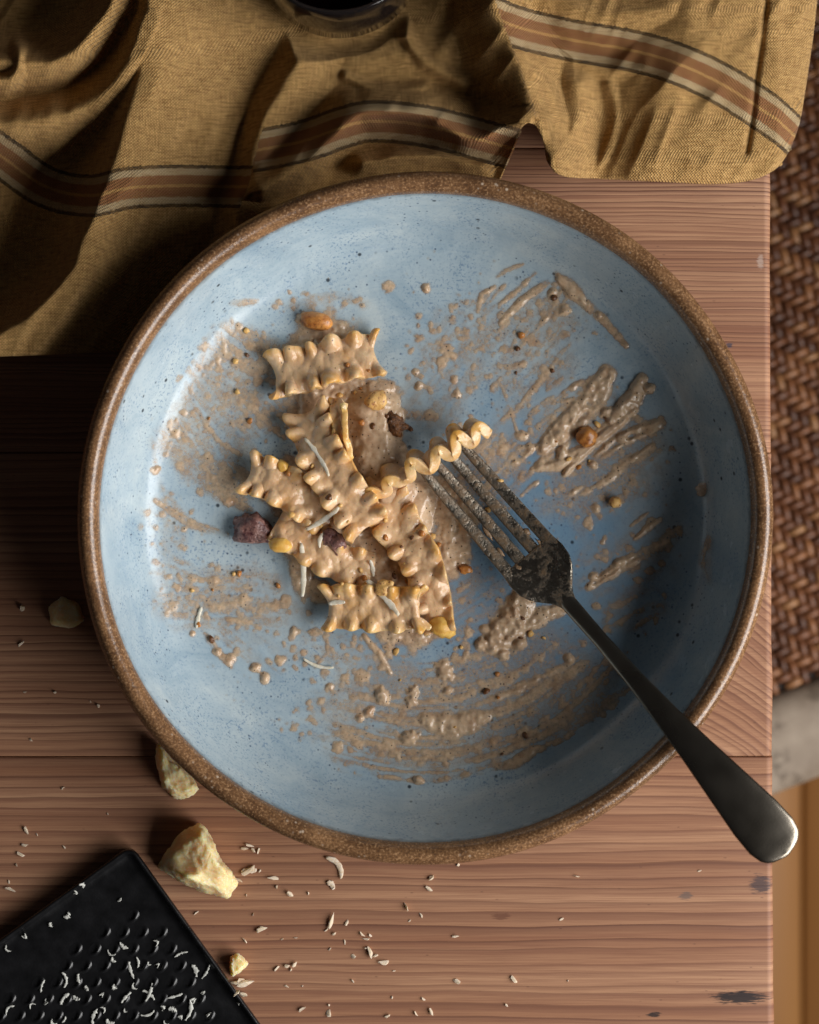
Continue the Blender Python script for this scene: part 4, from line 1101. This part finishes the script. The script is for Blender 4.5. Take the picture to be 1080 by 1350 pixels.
# shreds: flattened curved slivers with ragged edges
def shred_mesh(name, length, width, bend, seed, th=0.5, jag=0.22):
    n = 14; nr = 8; V = []; rs = random.Random(seed)
    for i in range(n):
        t = -1 + 2*i/(n - 1); x = t*length/2; y = bend*(1 - t*t)
        w = width/2*(1 - 0.5*abs(t)**4)*(1 + jag*rs.uniform(-1, 1))
        zc = 0.25*length*0.12*(t*t) + rs.uniform(-.06, .06)
        for k in range(nr):
            a = 2*math.pi*k/nr; V.append(((x + rs.uniform(-.05, .05)*width*(1 + jag*3))*MM, (y + w*math.cos(a))*MM, (zc + th/2*math.sin(a))*MM))
    F = grid_faces(n, nr, True).tolist(); bm = bmesh.new(); vv = [bm.verts.new(v) for v in V]
    for f in F: bm.faces.new([vv[i] for i in f])
    bm.faces.new(vv[:nr]); bm.faces.new(vv[-nr:][::-1]); bmesh.ops.recalc_face_normals(bm, faces=bm.faces[:])
    return mesh_bm(name, bm)
def shred(x0, y0, x1, y1, w, bend, label, group=None, mat='shred', seed=0, jag=0.22, th=0.5):
    px, py = (x0 + x1)/2, (y0 + y1)/2
    pts = [drop(x0 + (x1 - x0)*t, y0 + (y1 - y0)*t)[0] for t in (0, .25, .5, .75, 1)]
    zt = max(p_.z for p_ in pts) ; a, b = pts[0], pts[-1]
    za, zb = max(a.z, zt - 0.003), max(b.z, zt - 0.003)
    A = W(x0, y0, za); B_ = W(x1, y1, zb); L = (B_ - A).length/MM
    o = link('cheese_shred', shred_mesh('cheese_shred', L, w, bend, seed, th, jag), M[mat])
    dv = B_ - A; o.rotation_euler = (0, -math.asin(dv.z/dv.length), math.atan2(dv.y, dv.x))
    mid = drop(px, py)[0]; zc = max((za + zb)/2, mid.z) + 0.0004
    o.location = W(px, py, zc)
    return tag(o, label, 'cheese shred', group)
gs = 'cheese shreds on the food'
shred(402, 578, 434, 628, 1.6, 0.8, 'long cheese shred across the draped pasta piece', gs, seed=1)
shred(404, 698, 447, 669, 1.8, -0.6, 'cheese shred lying over the flared and draped pasta', gs, seed=2)
shred(421, 722, 436, 700, 1.5, 1.6, 'curled cheese shred beside the dark purple walnut skin', gs, seed=3)
shred(397, 716, 399, 786, 2.2, 0.6, 'straight pale cheese shred hanging off the pasta onto the glaze', gs, seed=4)
shred(484, 765, 526, 811, 2.2, 0.5, 'thick cheese shred on the squarish pasta piece', gs, seed=5)
shred(434, 796, 455, 794, 1.7, 0.3, 'short ragged cheese shred on the concave end of pasta', gs, seed=6)
shred(259, 828, 266, 800, 1.4, 0.3, 'thin cheese shred on the blue glaze left of the pasta', gs, seed=7)
shred(400, 868, 440, 880, 1.2, -1.2, 'faint curved cheese shred on the glaze below the pasta', gs, seed=8)
shred(488, 738, 492, 760, 1.5, 0.3, 'small cheese sliver in the hollow between pasta pieces', gs, seed=9)

# cheese chunks on the table
def chunk(px_out, h, name, label, seed, mat='cheese', apex=None, group=None, cat='cheese'):
    """a broken wedge: base outline in photo px, height mm, crumbly surface"""
    c = np.mean(px_out, axis=0); base = W(c[0], c[1], 0.0)
    bm = bmesh.new(); n = len(px_out); lv = []
    tops = apex or [0.9]*n
    for (zf, k) in [(0.0, 1.0), (0.5, 0.97), (1.0, 0.74)]:
        ring = []
        for q, (x, y) in enumerate(px_out):
            z = zf*h*tops[q]*MM
            p_ = W(c[0] + (x - c[0])*k, c[1] + (y - c[1])*k, z) - base
            ring.append(bm.verts.new(p_ + Vector((0, 0, 0.0003))))
        lv.append(ring)
    for a, b in zip(lv[:-1], lv[1:]):
        for q in range(n): bm.faces.new((a[q], a[(q+1) % n], b[(q+1) % n], b[q]))
    top = bm.verts.new(Vector((0, 0, h*MM*float(np.mean(tops)))))
    for q in range(n): bm.faces.new((lv[-1][q], lv[-1][(q+1) % n], top))
    bm.faces.new(lv[0][::-1])
    bmesh.ops.subdivide_edges(bm, edges=bm.edges[:], cuts=9, use_grid_fill=True)
    bmesh.ops.triangulate(bm, faces=[f for f in bm.faces if len(f.verts) > 4])
    for it in range(9): bmesh.ops.smooth_vert(bm, verts=bm.verts[:], factor=0.35, use_axis_x=True, use_axis_y=True, use_axis_z=True)
    bm.normal_update()
    for v in bm.verts:
        q = v.co*1000; amt = 0.8*mnoise.noise(q*0.2 + Vector((seed, 0, 0))) + 0.5*mnoise.noise(q*0.6 + Vector((0, seed, 0))) + 0.45*mnoise.noise(q*1.6)
        v.co += v.normal*amt*MM*min(1.0, h/12)
        v.co.z = max(v.co.z, 0.0003)
    bmesh.ops.recalc_face_normals(bm, faces=bm.faces[:])
    o = link(name, mesh_bm(name, bm), M[mat]); o.location = base
    return tag(o, label, cat, group)
chunk([(263, 1082), (282, 1108), (290, 1133), (308, 1152), (314, 1166), (300, 1184), (266, 1176), (238, 1162), (206, 1142), (232, 1104)], 19, 'cheese_chunk', 'large broken pale yellow cheese wedge beside the grater corner', 3.0, apex=[1.0, .95, .9, .75, .6, .6, .75, .95, .5, .8])
chunk([(208, 978), (232, 1006), (252, 1024), (264, 1040), (250, 1052), (230, 1052), (216, 1040), (206, 1010)], 12, 'cheese_chunk', 'cheese wedge half tucked under the bowl rim', 7.0)
chunk([(64, 800), (82, 786), (104, 796), (112, 818), (94, 828), (66, 824)], 7, 'cheese_chunk', 'flat cheese piece in the dark shadow left of the bowl', 11.0)
chunk([(304, 1260), (314, 1256), (328, 1270), (318, 1280), (306, 1288), (302, 1276)], 7, 'cheese_chunk', 'little triangular cheese bit beside the long grater edge', 13.0)

# crumbs
rs = random.Random(12)
crumb_me = []
for k in range(8):
    bmc = bmesh.new(); rk = random.Random(60 + k)
    for q in range(14):
        v = Vector((rk.gauss(0, 1), rk.gauss(0, 1), rk.gauss(0, 1))).normalized()*rk.uniform(.55, 1.15); bmc.verts.new((v.x, v.y*rk.uniform(.6, 1), v.z))
    bmesh.ops.convex_hull(bmc, input=bmc.verts[:]); bmesh.ops.delete(bmc, geom=[v for v in bmc.verts if not v.link_faces], context='VERTS')
    bmesh.ops.subdivide_edges(bmc, edges=bmc.edges[:], cuts=1)
    for v in bmc.verts: v.co += v.co.normalized()*0.22*mnoise.noise(v.co*3.1 + Vector((k, 0, 0)))
    me = mesh_bm('cheese_crumb', bmc); me.materials.append(M['crumb']); me.polygons.foreach_set('use_smooth', [False]*len(me.polygons)); crumb_me.append(me)
CL, CG = 'tiny pale cheese crumb on bare planks just off the bowl rim', 'cheese crumbs off the bowl rim'
def crumb(x, y, s, label=CL, group=CG, name='cheese_crumb'):
    o = bpy.data.objects.new(name, rs.choice(crumb_me)); C.objects.link(o)
    s = s*1.15
    sx, sy, sz = s*rs.uniform(.8, 1.6), s*rs.uniform(.5, 1.0), s*rs.uniform(.3, .7)
    o.scale = Vector((sx, sy, sz))*MM*0.5; o.rotation_euler = (rs.uniform(-.3, .3), rs.uniform(-.3, .3), rs.uniform(0, 6.28))
    loc, _n = drop(x, y); o.location = loc + Vector((0, 0, sz*0.5*MM*0.75))
    if label == CL:
        if x < 150 and y < 1000: label, group = 'tiny cheese crumb in the dark shadow beside the bowl', 'crumbs in the bowl shadow'
        elif x < 150: label, group = 'tiny cheese crumb on planks beyond the short grater edge', 'crumbs beyond the grater'
        elif 250 < x < 410: label, group = 'pale cheese crumb on planks between cheese wedge and grater edge', 'crumbs around the cheese wedge'
        elif x > 640: label, group = 'lone tiny cheese crumb on open planks towards the fork handle', 'crumbs towards the fork handle'
    return tag(o, label, 'cheese crumb', group)
for (x, y, s) in [(322, 1118, 2.6), (329, 1114, 2.2), (334, 1120, 2.8), (341, 1122, 2), (328, 1147, 4.6), (343, 1148, 1.2), (361, 1158, 3.2), (365, 1169, 1.8), (382, 1178, 2.6), (259, 1204, 1.8), (345, 1224, 4.2), (322, 1240, 2.2), (334, 1205, .9), (390, 1236, 1.0),
                  (407, 1178, 1.0), (325, 1180, 1.2), (314, 1160, 2.4), (436, 1215, 4.2), (430, 1226, 1.8), (440, 1231, 1.8), (457, 1217, 1.6), (478, 1231, 1.8), (483, 1238, 1.8), (488, 1233, 1.6), (455, 1242, 1.4), (435, 1251, 1.5), (466, 1261, 2), (489, 1256, 3.4), (495, 1260, 2), (482, 1250, 1.4),
                  (506, 1269, 3.0), (520, 1280, 1), (465, 1293, 1.4), (603, 1294, 3.2), (678, 1291, 3.0), (568, 1157, 3.4), (565, 1171, 2), (535, 1195, 2.8), (556, 1207, 1.3), (600, 1234, 2), (604, 1140, 1.8), (434, 1325, 1.6), (434, 1336, 2.6), (510, 1340, 3.0), (549, 1336, 1.8), (568, 1333, 2.2), (517, 1315, 1.3), (558, 1317, 1.4), (668, 1325, 1.4), (749, 1293, 1),
                  (365, 1277, 2), (378, 1273, 2.8), (388, 1271, 2.6), (384, 1278, 1.6), (398, 1330, 2), (399, 1300, 1), (378, 1300, 1.2), (372, 1238, 1.1), (35, 1094, 2.4), (33, 1113, 2.8), (28, 1126, 3.0), (22, 1140, 1.6), (14, 1172, 2.6), (12, 1163, 1.2), (48, 1100, 1.2), (83, 1039, 1.4), (85, 1117, 1.2), (142, 1073, 1.0),
                  (30, 802, 3.6), (28, 850, 2.4), (33, 912, 1.4), (73, 913, 1.6), (130, 930, 2), (41, 975, 1.6), (82, 1040, 1.2), (120, 925, 1), (760, 1155, 1.6), (740, 1212, 1.2), (540, 1214, 1.0), (922, 1148, 1.2)]:
    crumb(x, y, s)
for k in range(7):
    x, y = 318 + rs.uniform(-9, 14), 1300 + rs.uniform(-10, 12)
    crumb(x, y, rs.uniform(2.2, 4.2), 'grated cheese flake heaped below the triangular cheese bit', 'flakes heaped by the grater')
for (x0, y0, x1, y1, b) in [(430, 1130, 450, 1158, 2.0), (432, 1162, 440, 1172, .4), (318, 1150, 338, 1147, .2)]:
    shred(x0, y0, x1, y1, 2.2, b, 'cheese shred lying on the planks in front of the bowl', 'cheese shreds on the planks', 'crumb', seed=int(x0))
# flakes on the grater
spots = [(158, 1242, 168, 1250), (148, 1262, 152, 1268), (142, 1252, 152, 1258), (170, 1268, 176, 1290), (180, 1262, 181, 1276), (195, 1268, 199, 1272), (204, 1272, 207, 1276), (202, 1240, 205, 1248), (230, 1262, 247, 1255), (253, 1272, 258, 1288), (266, 1290, 276, 1272), (82, 1282, 84, 1302), (103, 1284, 104, 1296),
         (54, 1308, 58, 1292), (80, 1324, 90, 1310), (96, 1314, 104, 1318), (131, 1312, 134, 1315), (150, 1298, 153, 1304), (160, 1322, 172, 1308), (188, 1306, 203, 1318), (192, 1320, 200, 1296), (185, 1338, 203, 1332), (220, 1316, 240, 1310), (222, 1330, 232, 1334), (244, 1345, 250, 1318), (235, 1340, 239, 1344), (122, 1350, 128, 1330),
         (132, 1328, 136, 1336), (82, 1348, 86, 1340), (68, 1344, 74, 1350), (8, 1338, 18, 1326), (40, 1330, 46, 1324), (110, 1170, 104, 1166), (98, 1174, 96, 1178), (84, 1210, 90, 1202), (28, 1234, 32, 1230), (8, 1246, 14, 1254), (66, 1216, 68, 1222), (158, 1185, 159, 1187), (272, 1338, 273, 1340), (266, 1308, 267, 1311), (313, 1322, 315, 1324),
         (112, 1300, 116, 1306), (176, 1296, 180, 1304), (212, 1326, 214, 1332), (60, 1318, 63, 1322), (140, 1344, 150, 1349), (216, 1346, 222, 1350), (164, 1330, 167, 1334), (250, 1318, 254, 1324)]
for q, (x0, y0, x1, y1) in enumerate(spots):
    shred(x0, y0, x1 + .5, y1, rs.uniform(0.7, 1.6), rs.choice((-1, 1))*rs.uniform(.2, 1.3), 'pale grated cheese flake lying on the black grater', 'cheese flakes on the grater', 'flake', seed=q + 100, jag=0.6, th=rs.uniform(.25, .7))
